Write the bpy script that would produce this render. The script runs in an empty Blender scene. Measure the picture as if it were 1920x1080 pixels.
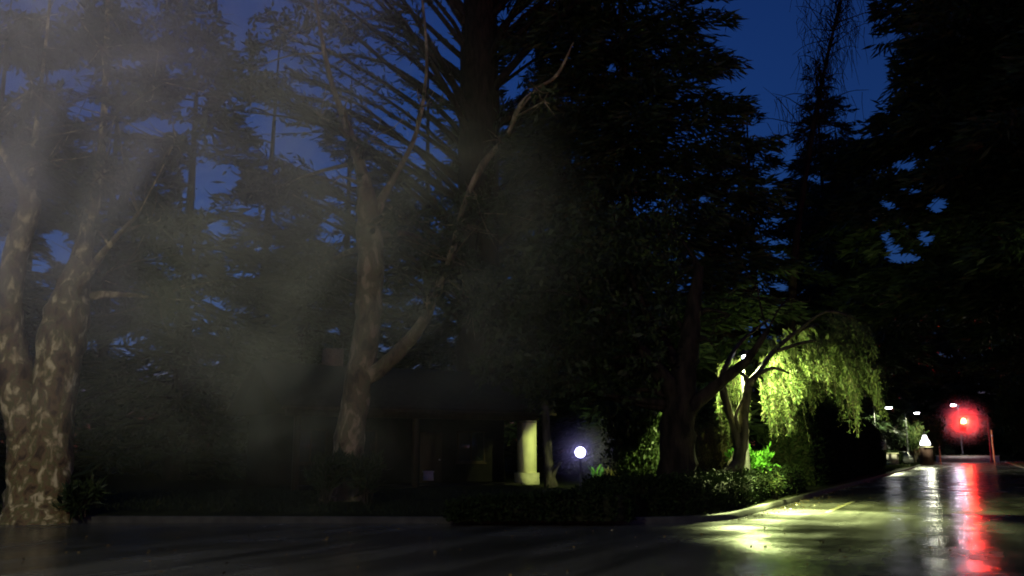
import bpy, math, random
import numpy as np
from mathutils import Vector, Matrix
from mathutils.geometry import delaunay_2d_cdt

# ------------------------------------------------------------------ camera
F = 1660.0                      # focal length in pixels of the 1920 px frame
HORIZON = 848.0
PITCH = math.atan((HORIZON - 540.0) / F)
CAM_H = 1.5
sc = bpy.context.scene
col = sc.collection
cd = bpy.data.cameras.new('camera')
cam = bpy.data.objects.new('camera', cd)
col.objects.link(cam)
cam.location = (0, 0, CAM_H)
cam.rotation_euler = (math.pi / 2 + PITCH, 0, 0)
cd.sensor_width = 36.0
cd.lens = 36.0 * F / 1920.0
cd.clip_start = 0.1
cd.clip_end = 3000.0
sc.camera = cam

# ------------------------------------------------------------------ sky, sun, exposure
SUN_EL, SUN_AZ = math.radians(2.5), math.radians(150)
w = bpy.data.worlds.new('World')
sc.world = w
w.use_nodes = True
nt = w.node_tree
nt.nodes.clear()
sky = nt.nodes.new('ShaderNodeTexSky')
sky.sky_type = 'NISHITA'
sky.sun_disc = False
sky.sun_elevation = SUN_EL
sky.sun_rotation = SUN_AZ
sky.ozone_density = 6.0
sky.dust_density = 0.3
tint = nt.nodes.new('ShaderNodeMix')
tint.data_type = 'RGBA'
tint.blend_type = 'MULTIPLY'
tint.inputs['Factor'].default_value = 1.0
tint.inputs['B'].default_value = (2.6, 0.82, 1.0, 1)
bg = nt.nodes.new('ShaderNodeBackground')
bg.inputs['Strength'].default_value = 0.115
out = nt.nodes.new('ShaderNodeOutputWorld')
nt.links.new(sky.outputs['Color'], tint.inputs['A'])
nt.links.new(tint.outputs['Result'], bg.inputs['Color'])
nt.links.new(bg.outputs['Background'], out.inputs['Surface'])
sl = bpy.data.lights.new('sun', 'SUN')
sl.energy = 0.004
sl.angle = math.radians(20)
sl.color = (0.7, 0.8, 1.0)
so = bpy.data.objects.new('sun', sl)
so.rotation_euler = (math.radians(75), 0, math.radians(150))
col.objects.link(so)
sc.view_settings.view_transform = 'Standard'
sc.view_settings.look = 'None'
sc.view_settings.exposure = 0.0
sc.view_settings.gamma = 1.0
sc.render.engine = 'CYCLES'
sc.cycles.use_denoising = True
sc.cycles.use_adaptive_sampling = True
sc.cycles.adaptive_threshold = 0.04
sc.cycles.adaptive_min_samples = 16
sc.cycles.filter_width = 1.9
sc.cycles.sample_clamp_indirect = 3.0
sc.cycles.max_bounces = 5
sc.cycles.diffuse_bounces = 2
sc.cycles.glossy_bounces = 3
sc.cycles.volume_bounces = 0
sc.cycles.volume_step_rate = 1.0
sc.cycles.volume_max_steps = 64

# ------------------------------------------------------------------ helpers
CP, SP = math.cos(PITCH), math.sin(PITCH)

def P(px, py, Y):
    """World point at depth Y (metres ahead) that the photograph shows at (px, py)."""
    u, v = (px - 960.0) / F, (540.0 - py) / F
    d = np.array([u, CP - v * SP, SP + v * CP])
    return np.array([0, 0, CAM_H]) + d * (Y / d[1])

def project(pts):
    q = np.asarray(pts) - np.array([0, 0, CAM_H])
    dep = q[:, 1] * CP + q[:, 2] * SP
    v = -q[:, 1] * SP + q[:, 2] * CP
    dep = np.maximum(dep, 0.1)
    return 960 + F * q[:, 0] / dep, 540 - F * v / dep

RD = np.array([0.4541, 0.8909])      # along the road
RN = np.array([0.8909, -0.4541])     # to its right

def road_xy(s, t):
    return RD * s + RN * t

class Buf:
    """Collects vertices and faces, builds one mesh object."""
    def __init__(self):
        self.v, self.q, self.n, self.ng = [], [], 0, []
    def add(self, verts, quads):
        verts = np.asarray(verts, dtype=np.float32).reshape(-1, 3)
        self.v.append(verts)
        self.q.append(np.asarray(quads, dtype=np.int32).reshape(-1, 4) + self.n)
        self.n += len(verts)
        return self
    def ngon(self, verts):
        verts = np.asarray(verts, dtype=np.float32).reshape(-1, 3)
        self.v.append(verts)
        self.ng.append(list(range(self.n, self.n + len(verts))))
        self.n += len(verts)
        return self
    def box(self, c, s, rz=0.0, top=1.0, mat=None):
        """Box of size s about c, its top face scaled by `top`."""
        x, y, z = s[0] / 2, s[1] / 2, s[2] / 2
        p = []
        for zz, k in ((-z, 1.0), (z, top)):
            for sx, sy in ((-1, -1), (1, -1), (1, 1), (-1, 1)):
                p.append((sx * x * k, sy * y * k, zz))
        p = np.array(p)
        ca, sa = math.cos(rz), math.sin(rz)
        p = np.stack([p[:, 0] * ca - p[:, 1] * sa, p[:, 0] * sa + p[:, 1] * ca, p[:, 2]], 1) + np.asarray(c)
        self.add(p, [(3, 2, 1, 0), (4, 5, 6, 7), (0, 1, 5, 4), (1, 2, 6, 5), (2, 3, 7, 6), (3, 0, 4, 7)])
        return self
    def lathe(self, c, prof, n=16):
        """prof = [(radius, z)...] turned about the vertical through c."""
        a = np.linspace(0, 2 * math.pi, n, endpoint=False)
        rings = [np.stack([c[0] + r * np.cos(a), c[1] + r * np.sin(a), np.full(n, c[2] + z)], 1) for r, z in prof]
        k = np.arange(n); k1 = (k + 1) % n
        q = np.concatenate([np.stack([i * n + k, i * n + k1, (i + 1) * n + k1, (i + 1) * n + k], 1) for i in range(len(prof) - 1)])
        self.add(np.concatenate(rings), q)
        self.ngon(rings[0][::-1]); self.ngon(rings[-1])
        return self
    def tube(self, pts, rad, n=8, lump=0.0, rng=None, cap=True):
        pts = np.asarray(pts, float)
        rad = np.asarray(rad, float) * np.ones(len(pts))
        m = len(pts)
        tan = np.gradient(pts, axis=0)
        tan /= np.linalg.norm(tan, axis=1)[:, None] + 1e-9
        ref = np.array([0.0, 0.0, 1.0]) if abs(tan[0][2]) < 0.9 else np.array([1.0, 0, 0])
        a = np.linspace(0, 2 * math.pi, n, endpoint=False)
        rings = []
        u = np.cross(tan[0], ref); u /= np.linalg.norm(u)
        for i in range(m):
            u = u - tan[i] * np.dot(u, tan[i]); u /= np.linalg.norm(u) + 1e-9
            wv = np.cross(tan[i], u)
            r = rad[i] * np.ones(n)
            if lump and rng is not None:
                r = r * (1 + rng.normal(0, lump, n))
            rings.append(pts[i] + np.outer(r * np.cos(a), u) + np.outer(r * np.sin(a), wv))
        k = np.arange(n); k1 = (k + 1) % n
        q = np.concatenate([np.stack([i * n + k, i * n + k1, (i + 1) * n + k1, (i + 1) * n + k], 1) for i in range(m - 1)])
        self.add(np.concatenate(rings), q)
        if cap:
            self.ngon(rings[0][::-1]); self.ngon(rings[-1])
        return self
    def leaves(self, c, d, ln, wd, rng):
        """Rhombic leaf or needle-spray blades: base c, direction d, length ln, width wd."""
        n = len(c)
        if n == 0:
            return self
        c = np.asarray(c, float)
        d = d / (np.linalg.norm(d, axis=1)[:, None] + 1e-9)
        r = rng.normal(size=(n, 3))
        s = np.cross(d, r); s /= np.linalg.norm(s, axis=1)[:, None] + 1e-9
        nn = np.cross(d, s)
        ln = np.asarray(ln) * np.ones(n); wd = np.asarray(wd) * np.ones(n)
        mid = c + d * (ln * 0.5)[:, None] + nn * (ln * 0.08)[:, None]
        v = np.empty((n, 4, 3))
        v[:, 0] = c
        v[:, 1] = mid + s * (wd / 2)[:, None]
        v[:, 2] = c + d * ln[:, None]
        v[:, 3] = mid - s * (wd / 2)[:, None]
        self.add(v.reshape(-1, 3), np.arange(4 * n).reshape(n, 4))
        return self
    def build(self, name, mat, parent=None, smooth=False, origin=None):
        me = bpy.data.meshes.new(name)
        v = np.concatenate(self.v).astype(np.float32)
        if origin is not None:
            v = v - np.asarray(origin, np.float32)
        quads = np.concatenate(self.q) if self.q else np.zeros((0, 4), np.int32)
        loops = [quads.reshape(-1)]
        starts = [np.arange(len(quads)) * 4]
        totals = [np.full(len(quads), 4)]
        o = len(quads) * 4
        for g in self.ng:
            loops.append(np.array(g)); starts.append(np.array([o])); totals.append(np.array([len(g)])); o += len(g)
        loops = np.concatenate(loops).astype(np.int32)
        starts = np.concatenate(starts).astype(np.int32)
        totals = np.concatenate(totals).astype(np.int32)
        me.vertices.add(len(v)); me.vertices.foreach_set('co', v.reshape(-1))
        me.loops.add(len(loops)); me.loops.foreach_set('vertex_index', loops)
        me.polygons.add(len(starts)); me.polygons.foreach_set('loop_start', starts)
        me.polygons.foreach_set('loop_total', totals)
        if smooth:
            me.polygons.foreach_set('use_smooth', np.ones(len(starts), bool))
        me.update(calc_edges=True); me.validate()
        if mat is not None:
            me.materials.append(mat)
        ob = bpy.data.objects.new(name, me)
        col.objects.link(ob)
        if origin is not None:
            ob.location = origin
        if parent is not None:
            ob.parent = parent
            if origin is None:
                ob.matrix_parent_inverse = Matrix.Translation(parent.location).inverted() if not any(parent.rotation_euler) else parent.matrix_basis.inverted()
        return ob

def tag(o, label=None, cat=None, group=None, kind=None):
    if label: o['label'] = label
    if cat: o['category'] = cat
    if group: o['group'] = group
    if kind: o['kind'] = kind
    return o

def thing(name, label, cat, loc, group=None):
    o = bpy.data.objects.new(name, None)
    o.empty_display_size = 0.3
    o.location = tuple(loc)
    col.objects.link(o)
    return tag(o, label, cat, group)

def copy_tree(o, dx, label):
    """A thing and its parts again, moved by dx."""
    c = o.copy(); col.objects.link(c)
    c.location = Vector(o.location) + Vector(dx)
    c['label'] = label
    for ch in o.children:
        k = ch.copy(); col.objects.link(k); k.parent = c
        for g in ch.children:
            m = g.copy(); col.objects.link(m); m.parent = k
    return c

def spline(pts, n=6):
    """Catmull-Rom through rows of pts (any width)."""
    p = np.asarray(pts, float)
    p = np.vstack([2 * p[0] - p[1], p, 2 * p[-1] - p[-2]])
    o = []
    for i in range(1, len(p) - 2):
        for t in np.linspace(0, 1, n, endpoint=False):
            o.append(0.5 * ((2 * p[i]) + (-p[i - 1] + p[i + 1]) * t + (2 * p[i - 1] - 5 * p[i] + 4 * p[i + 1] - p[i + 2]) * t * t
                            + (-p[i - 1] + 3 * p[i] - 3 * p[i + 1] + p[i + 2]) * t ** 3))
    o.append(p[-2])
    return np.array(o)

# ------------------------------------------------------------------ materials
def new_mat(name):
    m = bpy.data.materials.new(name)
    m.use_nodes = True
    n = m.node_tree
    b = n.nodes['Principled BSDF']
    return m, n, b

def noise_mat(name, cols, scale=5.0, rough=0.8, bump=0.0, bscale=30.0, detail=6, spec=0.3, stretch=None, dist=0.0, metal=0.0):
    """Principled material whose colour runs through `cols` = [(pos, rgb)...] by noise."""
    m, n, b = new_mat(name)
    tc = n.nodes.new('ShaderNodeTexCoord')
    src = tc.outputs['Object']
    if stretch:
        mp = n.nodes.new('ShaderNodeMapping'); mp.inputs['Scale'].default_value = stretch
        n.links.new(src, mp.inputs['Vector']); src = mp.outputs['Vector']
    nz = n.nodes.new('ShaderNodeTexNoise')
    nz.inputs['Scale'].default_value = scale; nz.inputs['Detail'].default_value = detail
    nz.inputs['Distortion'].default_value = dist
    n.links.new(src, nz.inputs['Vector'])
    cr = n.nodes.new('ShaderNodeValToRGB')
    el = cr.color_ramp.elements
    el[0].position, el[0].color = cols[0][0], (*cols[0][1], 1)
    el[1].position, el[1].color = cols[-1][0], (*cols[-1][1], 1)
    for p_, c_ in cols[1:-1]:
        e = el.new(p_); e.color = (*c_, 1)
    n.links.new(nz.outputs['Fac'], cr.inputs['Fac'])
    n.links.new(cr.outputs['Color'], b.inputs['Base Color'])
    b.inputs['Roughness'].default_value = rough
    b.inputs['Specular IOR Level'].default_value = spec
    b.inputs['Metallic'].default_value = metal
    if bump:
        n2 = n.nodes.new('ShaderNodeTexNoise'); n2.inputs['Scale'].default_value = bscale; n2.inputs['Detail'].default_value = 5
        n.links.new(src, n2.inputs['Vector'])
        bp = n.nodes.new('ShaderNodeBump'); bp.inputs['Strength'].default_value = bump; bp.inputs['Distance'].default_value = 0.05
        n.links.new(n2.outputs['Fac'], bp.inputs['Height'])
        n.links.new(bp.outputs['Normal'], b.inputs['Normal'])
    return m

def emit_mat(name, colr, strength):
    m, n, b = new_mat(name)
    b.inputs['Base Color'].default_value = (0.8, 0.8, 0.8, 1)
    b.inputs['Emission Color'].default_value = (*colr, 1)
    b.inputs['Emission Strength'].default_value = strength
    return m

def leaf_mat(name, cols, rough=0.5, trans=0.25, spec=0.15):
    m, n, b = new_mat(name)
    geo = n.nodes.new('ShaderNodeNewGeometry')
    cr = n.nodes.new('ShaderNodeValToRGB')
    cr.color_ramp.elements[0].color = (*cols[0], 1)
    cr.color_ramp.elements[1].color = (*cols[1], 1)
    n.links.new(geo.outputs['Random Per Island'], cr.inputs['Fac'])
    n.links.new(cr.outputs['Color'], b.inputs['Base Color'])
    b.inputs['Roughness'].default_value = rough
    b.inputs['Specular IOR Level'].default_value = spec
    if trans:
        tr = n.nodes.new('ShaderNodeBsdfTranslucent')
        n.links.new(cr.outputs['Color'], tr.inputs['Color'])
        mx = n.nodes.new('ShaderNodeMixShader'); mx.inputs['Fac'].default_value = trans
        o = n.nodes['Material Output']
        n.links.new(b.outputs['BSDF'], mx.inputs[1]); n.links.new(tr.outputs['BSDF'], mx.inputs[2])
        n.links.new(mx.outputs['Shader'], o.inputs['Surface'])
    return m

M = {}
M['bark_plane'] = noise_mat('mottled plane bark', [(0.34, (0.045, 0.03, 0.016)), (0.45, (0.14, 0.095, 0.05)), (0.52, (0.1, 0.1, 0.04)), (0.58, (0.26, 0.21, 0.12)), (0.64, (0.44, 0.39, 0.24)), (0.7, (0.52, 0.47, 0.3))],
                            scale=5.0, rough=0.75, bump=0.9, bscale=11, stretch=(1, 1, 0.6), dist=0.5)
M['bark_grey'] = noise_mat('dull mottled bark', [(0.36, (0.045, 0.032, 0.02)), (0.46, (0.12, 0.09, 0.053)), (0.52, (0.085, 0.085, 0.04)), (0.62, (0.26, 0.21, 0.135))],
                           scale=3.2, rough=0.8, bump=0.6, bscale=11, stretch=(1, 1, 0.6), dist=0.5)
M['bark_dark'] = noise_mat('dark furrowed bark', [(0.35, (0.008, 0.007, 0.006)), (0.65, (0.026, 0.021, 0.016))], scale=6, rough=0.9, bump=0.8, bscale=14, stretch=(1, 1, 0.25), spec=0.05)
M['bark_willow'] = noise_mat('grey willow bark', [(0.35, (0.02, 0.018, 0.012)), (0.65, (0.07, 0.06, 0.045))], scale=7, rough=0.85, bump=0.6, bscale=16, stretch=(1, 1, 0.35), spec=0.05)
M['needle'] = leaf_mat('conifer needles', ((0.018, 0.032, 0.016), (0.045, 0.065, 0.028)), trans=0.1)
M['leaf_dark'] = leaf_mat('dark evergreen leaves', ((0.012, 0.022, 0.009), (0.03, 0.045, 0.016)), rough=0.5, trans=0.12, spec=0.15)
M['leaf_willow'] = leaf_mat('willow strands', ((0.022, 0.05, 0.015), (0.105, 0.125, 0.045)), trans=0.3)
M['leaf_bright'] = leaf_mat('glossy green leaves', ((0.05, 0.16, 0.02), (0.1, 0.26, 0.04)), rough=0.3, trans=0.3)
M['leaf_dry'] = leaf_mat('dry twigs', ((0.04, 0.04, 0.014), (0.12, 0.11, 0.04)), trans=0.15)
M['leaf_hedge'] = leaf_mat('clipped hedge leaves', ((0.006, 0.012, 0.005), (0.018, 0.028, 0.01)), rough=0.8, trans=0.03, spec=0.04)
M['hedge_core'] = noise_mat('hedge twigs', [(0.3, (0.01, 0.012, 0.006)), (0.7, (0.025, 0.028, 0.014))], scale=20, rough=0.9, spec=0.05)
M['grass'] = leaf_mat('grass blades', ((0.012, 0.018, 0.007), (0.03, 0.04, 0.014)), trans=0.2)
M['lawn'] = noise_mat('lawn soil', [(0.3, (0.01, 0.012, 0.006)), (0.7, (0.026, 0.03, 0.013))], scale=3, rough=0.9, bump=0.6, bscale=25, spec=0.05)
M['ground'] = noise_mat('ground', [(0.3, (0.02, 0.022, 0.014)), (0.7, (0.045, 0.045, 0.028))], scale=0.5, rough=0.95)
M['kerb'] = noise_mat('wet concrete kerb', [(0.3, (0.022, 0.021, 0.02)), (0.7, (0.055, 0.053, 0.048))], scale=4, rough=0.8, bump=0.2, bscale=60)
M['paint'] = noise_mat('worn road paint', [(0.35, (0.06, 0.055, 0.04)), (0.6, (0.34, 0.32, 0.2))], scale=8, rough=0.3)
M['metal'] = noise_mat('dark painted steel', [(0.3, (0.03, 0.03, 0.032)), (0.7, (0.06, 0.06, 0.062))], scale=8, rough=0.45)
M['galv'] = noise_mat('galvanised steel', [(0.3, (0.3, 0.3, 0.3)), (0.7, (0.45, 0.45, 0.44))], scale=12, rough=0.5, metal=0.3)
M['cream'] = noise_mat('cream render', [(0.3, (0.74, 0.73, 0.42)), (0.7, (0.84, 0.83, 0.5))], scale=3, rough=0.8, bump=0.15, bscale=40)
M['plinth'] = noise_mat('grey plinth render', [(0.3, (0.4, 0.39, 0.24)), (0.7, (0.54, 0.52, 0.33))], scale=5, rough=0.85, bump=0.2, bscale=40)
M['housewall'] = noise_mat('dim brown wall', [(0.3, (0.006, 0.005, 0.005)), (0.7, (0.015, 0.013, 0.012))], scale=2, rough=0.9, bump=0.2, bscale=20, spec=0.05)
M['roof'] = noise_mat('dark roofing', [(0.3, (0.016, 0.015, 0.014)), (0.7, (0.035, 0.031, 0.029))], scale=6, rough=0.8, bump=0.3, bscale=20, spec=0.05)
M['wood'] = noise_mat('brown painted timber', [(0.3, (0.025, 0.018, 0.013)), (0.7, (0.05, 0.037, 0.027))], scale=5, rough=0.6, stretch=(1, 1, 0.2), spec=0.05)
M['white'] = noise_mat('white painted board', [(0.3, (0.62, 0.62, 0.58)), (0.7, (0.8, 0.8, 0.76))], scale=4, rough=0.5)
M['brick'] = noise_mat('brown brickwork', [(0.3, (0.1, 0.055, 0.04)), (0.7, (0.2, 0.12, 0.09))], scale=8, rough=0.85, bump=0.4, bscale=20)
M['stone'] = noise_mat('pale rendered wall', [(0.3, (0.35, 0.32, 0.27)), (0.7, (0.5, 0.46, 0.4))], scale=2, rough=0.7, bump=0.2, bscale=30)
M['rubber'] = noise_mat('tyre rubber', [(0.3, (0.015, 0.015, 0.015)), (0.7, (0.03, 0.03, 0.03))], scale=20, rough=0.8)
M['orange'] = noise_mat('orange post paint', [(0.3, (0.55, 0.24, 0.06)), (0.7, (0.7, 0.34, 0.1))], scale=5, rough=0.5)
m, n, b = new_mat('grey car paint')
b.inputs['Base Color'].default_value = (0.2, 0.21, 0.2, 1); b.inputs['Metallic'].default_value = 0.4
b.inputs['Roughness'].default_value = 0.3; b.inputs['Coat Weight'].default_value = 0.6
M['carpaint'] = m
m, n, b = new_mat('dark glass')
b.inputs['Base Color'].default_value = (0.02, 0.025, 0.03, 1); b.inputs['Roughness'].default_value = 0.05
M['glass'] = m
M['em_led'] = emit_mat('led lamp glass', (0.75, 0.78, 1.0), 60.0)
M['em_far'] = emit_mat('far lamp glass', (0.85, 0.85, 1.0), 45.0)
M['em_tall'] = emit_mat('tall lamp glass', (0.85, 0.82, 1.0), 800.0)
M['em_globe'] = emit_mat('globe lamp glass', (0.58, 0.55, 1.0), 16.0)
M['em_lantern'] = emit_mat('lantern glass', (0.95, 0.92, 1.0), 5.0)
M['em_red'] = emit_mat('red signal glass', (1.0, 0.06, 0.02), 420.0)
M['em_amber'] = emit_mat('amber reflector glow', (1.0, 0.8, 0.35), 8.0)
M['em_window'] = emit_mat('lit window glass', (0.9, 1.0, 0.65), 0.8)

# wet asphalt: dark aggregate under a broken film of water
m, n, b = new_mat('wet asphalt')
tc = n.nodes.new('ShaderNodeTexCoord')
def tex(scale, detail=5, stretch=(1, 1, 1), rot=0.0):
    mp = n.nodes.new('ShaderNodeMapping'); mp.inputs['Scale'].default_value = stretch
    m0 = n.nodes.new('ShaderNodeMapping'); m0.inputs['Rotation'].default_value = (0, 0, rot)
    n.links.new(tc.outputs['Object'], m0.inputs['Vector'])
    n.links.new(m0.outputs['Vector'], mp.inputs['Vector'])
    t = n.nodes.new('ShaderNodeTexNoise'); t.inputs['Scale'].default_value = scale; t.inputs['Detail'].default_value = detail
    n.links.new(mp.outputs['Vector'], t.inputs['Vector'])
    return t
def ramp(src, a, bq, lo, hi):
    r = n.nodes.new('ShaderNodeMapRange')
    r.inputs['From Min'].default_value = a; r.inputs['From Max'].default_value = bq
    r.inputs['To Min'].default_value = lo; r.inputs['To Max'].default_value = hi
    n.links.new(src, r.inputs['Value'])
    return r.outputs['Result']
ang = math.atan2(RD[1], RD[0])
big = tex(0.55, 5)
wheel = tex(1.1, 3, (0.12, 1, 1), -ang)          # worn wheel tracks run along the road
grain = tex(60, 3)
ripple = tex(7, 3)
crA = n.nodes.new('ShaderNodeValToRGB')
crA.color_ramp.elements[0].position = 0.3; crA.color_ramp.elements[0].color = (0.035, 0.035, 0.033, 1)
crA.color_ramp.elements[1].position = 0.7; crA.color_ramp.elements[1].color = (0.095, 0.094, 0.086, 1)
mixf = n.nodes.new('ShaderNodeMath'); mixf.operation = 'ADD'
n.links.new(ramp(wheel.outputs['Fac'], 0.3, 0.7, 0.0, 0.6), mixf.inputs[0])
n.links.new(ramp(grain.outputs['Fac'], 0.3, 0.7, 0.0, 0.4), mixf.inputs[1])
n.links.new(mixf.outputs[0], crA.inputs['Fac'])
n.links.new(crA.outputs['Color'], b.inputs['Base Color'])
ra = n.nodes.new('ShaderNodeMath'); ra.operation = 'MULTIPLY'
n.links.new(ramp(big.outputs['Fac'], 0.38, 0.62, 0.55, 1.45), ra.inputs[0])
n.links.new(ramp(wheel.outputs['Fac'], 0.3, 0.7, 0.14, 0.25), ra.inputs[1])
n.links.new(ra.outputs[0], b.inputs['Roughness'])
b.inputs['Specular IOR Level'].default_value = 0.36
bp1 = n.nodes.new('ShaderNodeBump'); bp1.inputs['Strength'].default_value = 0.2; bp1.inputs['Distance'].default_value = 0.01
n.links.new(grain.outputs['Fac'], bp1.inputs['Height'])
bp2 = n.nodes.new('ShaderNodeBump'); bp2.inputs['Strength'].default_value = 0.4; bp2.inputs['Distance'].default_value = 0.02
n.links.new(ripple.outputs['Fac'], bp2.inputs['Height'])
n.links.new(bp1.outputs['Normal'], bp2.inputs['Normal'])
n.links.new(bp2.outputs['Normal'], b.inputs['Normal'])
M['asphalt'] = m

# ------------------------------------------------------------------ setting: ground, road, verges, kerbs
T_LEFT, T_RIGHT = -4.95, 4.3
def lawn_h(x, y):
    s = x * RD[0] + y * RD[1]
    return 0.14 + 0.10 * (math.sin(x * 0.21 + 1) * math.cos(y * 0.17) + 1) * 0.6

b = Buf(); b.add([(-900, -60, -0.06), (900, -60, -0.06), (900, 1500, -0.06), (-900, 1500, -0.06)], [(0, 1, 2, 3)])
tag(b.build('ground', M['ground']), kind='structure')

# road sheet (main road, side road across the foreground, cross street at the far end)
b = Buf(); b.add([(-120, -40, 0), (190, -40, 0), (190, 210, 0), (-120, 210, 0)], [(0, 1, 2, 3)])
tag(b.build('road', M['asphalt']), kind='structure')

# left verge outline: side-road kerb from the far left, rounded corner, then along the main road
corner_c = road_xy(21.3, T_LEFT - 3.2)
side_dir = np.array([-0.9995, 0.03]); side_dir /= np.linalg.norm(side_dir)
S_END = 150.0
def left_outline():
    r = 3.2
    a_end = math.atan2(RN[1], RN[0])                # outward normal of the main-road kerb
    nrm = np.array([side_dir[1], -side_dir[0]])
    if nrm[1] > 0: nrm = -nrm
    a_start = math.atan2(nrm[1], nrm[0])
    arc = [corner_c + r * np.array([math.cos(a), math.sin(a)]) for a in np.linspace(a_start, a_end, 14)]
    start = [arc[0] + side_dir * d for d in (100, 60, 40, 30, 20, 10, 5)]
    s0 = float(np.dot(arc[-1], RD))
    road = [road_xy(s, T_LEFT) for s in (s0 + 1, s0 + 3, 30, 40, 60, 90, 120, S_END)]
    return start + arc + road
OUT_L = left_outline()
OUT_R = [road_xy(s, T_RIGHT) for s in (S_END, 100, 70, 50, 30, 15, 0, -20)]

def verge(name, outline, closing, label=None):
    poly = [np.array(p) for p in outline] + [np.array(p) for p in closing]
    P2 = np.array(poly)
    pts = [tuple(p) for p in poly]
    edges = [(i, (i + 1) % len(poly)) for i in range(len(poly))]
    def inside(x, y):
        c = False; j = len(P2) - 1
        for i in range(len(P2)):
            if (P2[i][1] > y) != (P2[j][1] > y) and x < (P2[j][0] - P2[i][0]) * (y - P2[i][1]) / (P2[j][1] - P2[i][1]) + P2[i][0]:
                c = not c
            j = i
        return c
    x0, y0 = P2.min(0); x1, y1 = P2.max(0)
    for x in np.arange(x0 + 1.3, x1, 4.0):
        for y in np.arange(y0 + 1.3, y1, 4.0):
            if inside(x, y):
                pts.append((x, y))
    r = delaunay_2d_cdt([Vector(p) for p in pts], edges, [list(range(len(poly)))], 1, 1e-4)
    nb = len(outline)
    v = []
    for i, p in enumerate(r[0]):
        edge = any(np.hypot(p[0] - q[0], p[1] - q[1]) < 0.05 for q in outline)
        v.append((p[0], p[1], 0.115 if edge else lawn_h(p[0], p[1])))
    me = bpy.data.meshes.new(name); me.from_pydata(v, [], [list(f) for f in r[2]])
    me.materials.append(M['lawn'])
    o = bpy.data.objects.new(name, me); col.objects.link(o)
    if sum(pg.normal.z for pg in me.polygons) < 0:
        me.flip_normals()
    return tag(o, kind='structure')

far_l = road_xy(S_END, T_LEFT - 130)
verge('verge_left', OUT_L, [far_l, (-105, 120), OUT_L[0] + np.array([-4, 8])])
verge('verge_right', OUT_R, [road_xy(-20, 60), road_xy(S_END, 60)])
b = Buf()

def kerb(name, outline, side):
    """Kerb stones swept along the outline: square-backed with a battered, rounded face."""
    p = np.array(outline); tan = np.gradient(p, axis=0); tan /= np.linalg.norm(tan, axis=1)[:, None]
    nr = np.stack([tan[:, 1], -tan[:, 0]], 1) * side       # towards the carriageway
    prof = [(-0.13, -0.04), (-0.13, 0.137), (-0.02, 0.14), (0.012, 0.12), (0.03, -0.04)]
    k = len(prof); rings = []
    for i in range(len(p)):
        rings.append([(p[i][0] + nr[i][0] * o, p[i][1] + nr[i][1] * o, z) for o, z in prof])
    v = np.array(rings).reshape(-1, 3)
    q = []
    for i in range(len(p) - 1):
        for j in range(k - 1):
            q.append((i * k + j, i * k + j + 1, (i + 1) * k + j + 1, (i + 1) * k + j))
    return tag(Buf().add(v, q).build(name, M['kerb']), kind='structure')
pv = Buf().ngon([(-60, -30, 0.13), (-6.3, -30, 0.13), (-6.3, 5.6, 0.13), (-6.9, 6.8, 0.13), (-8.1, 7.4, 0.13), (-60, 7.4, 0.13)])
tag(pv.build('pavement', M['kerb']), kind='structure')
kerb('kerb_near', [(-60, 7.4), (-8.1, 7.4), (-6.9, 6.8), (-6.3, 5.6), (-6.3, -30)], -1)
kerb('kerb_left', OUT_L, 1)
kerb('kerb_right', OUT_R, 1)

# edge line painted on the carriageway
b = Buf()
for s0, s1 in ((24.0, 30.0),):
    p = [road_xy(s0, -3.44), road_xy(s0, -3.32), road_xy(s1, -3.32), road_xy(s1, -3.44)]
    b.add([(*q, 0.004) for q in p], [(0, 1, 2, 3)])
tag(b.build('road_marking', M['paint']), kind='structure')

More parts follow.
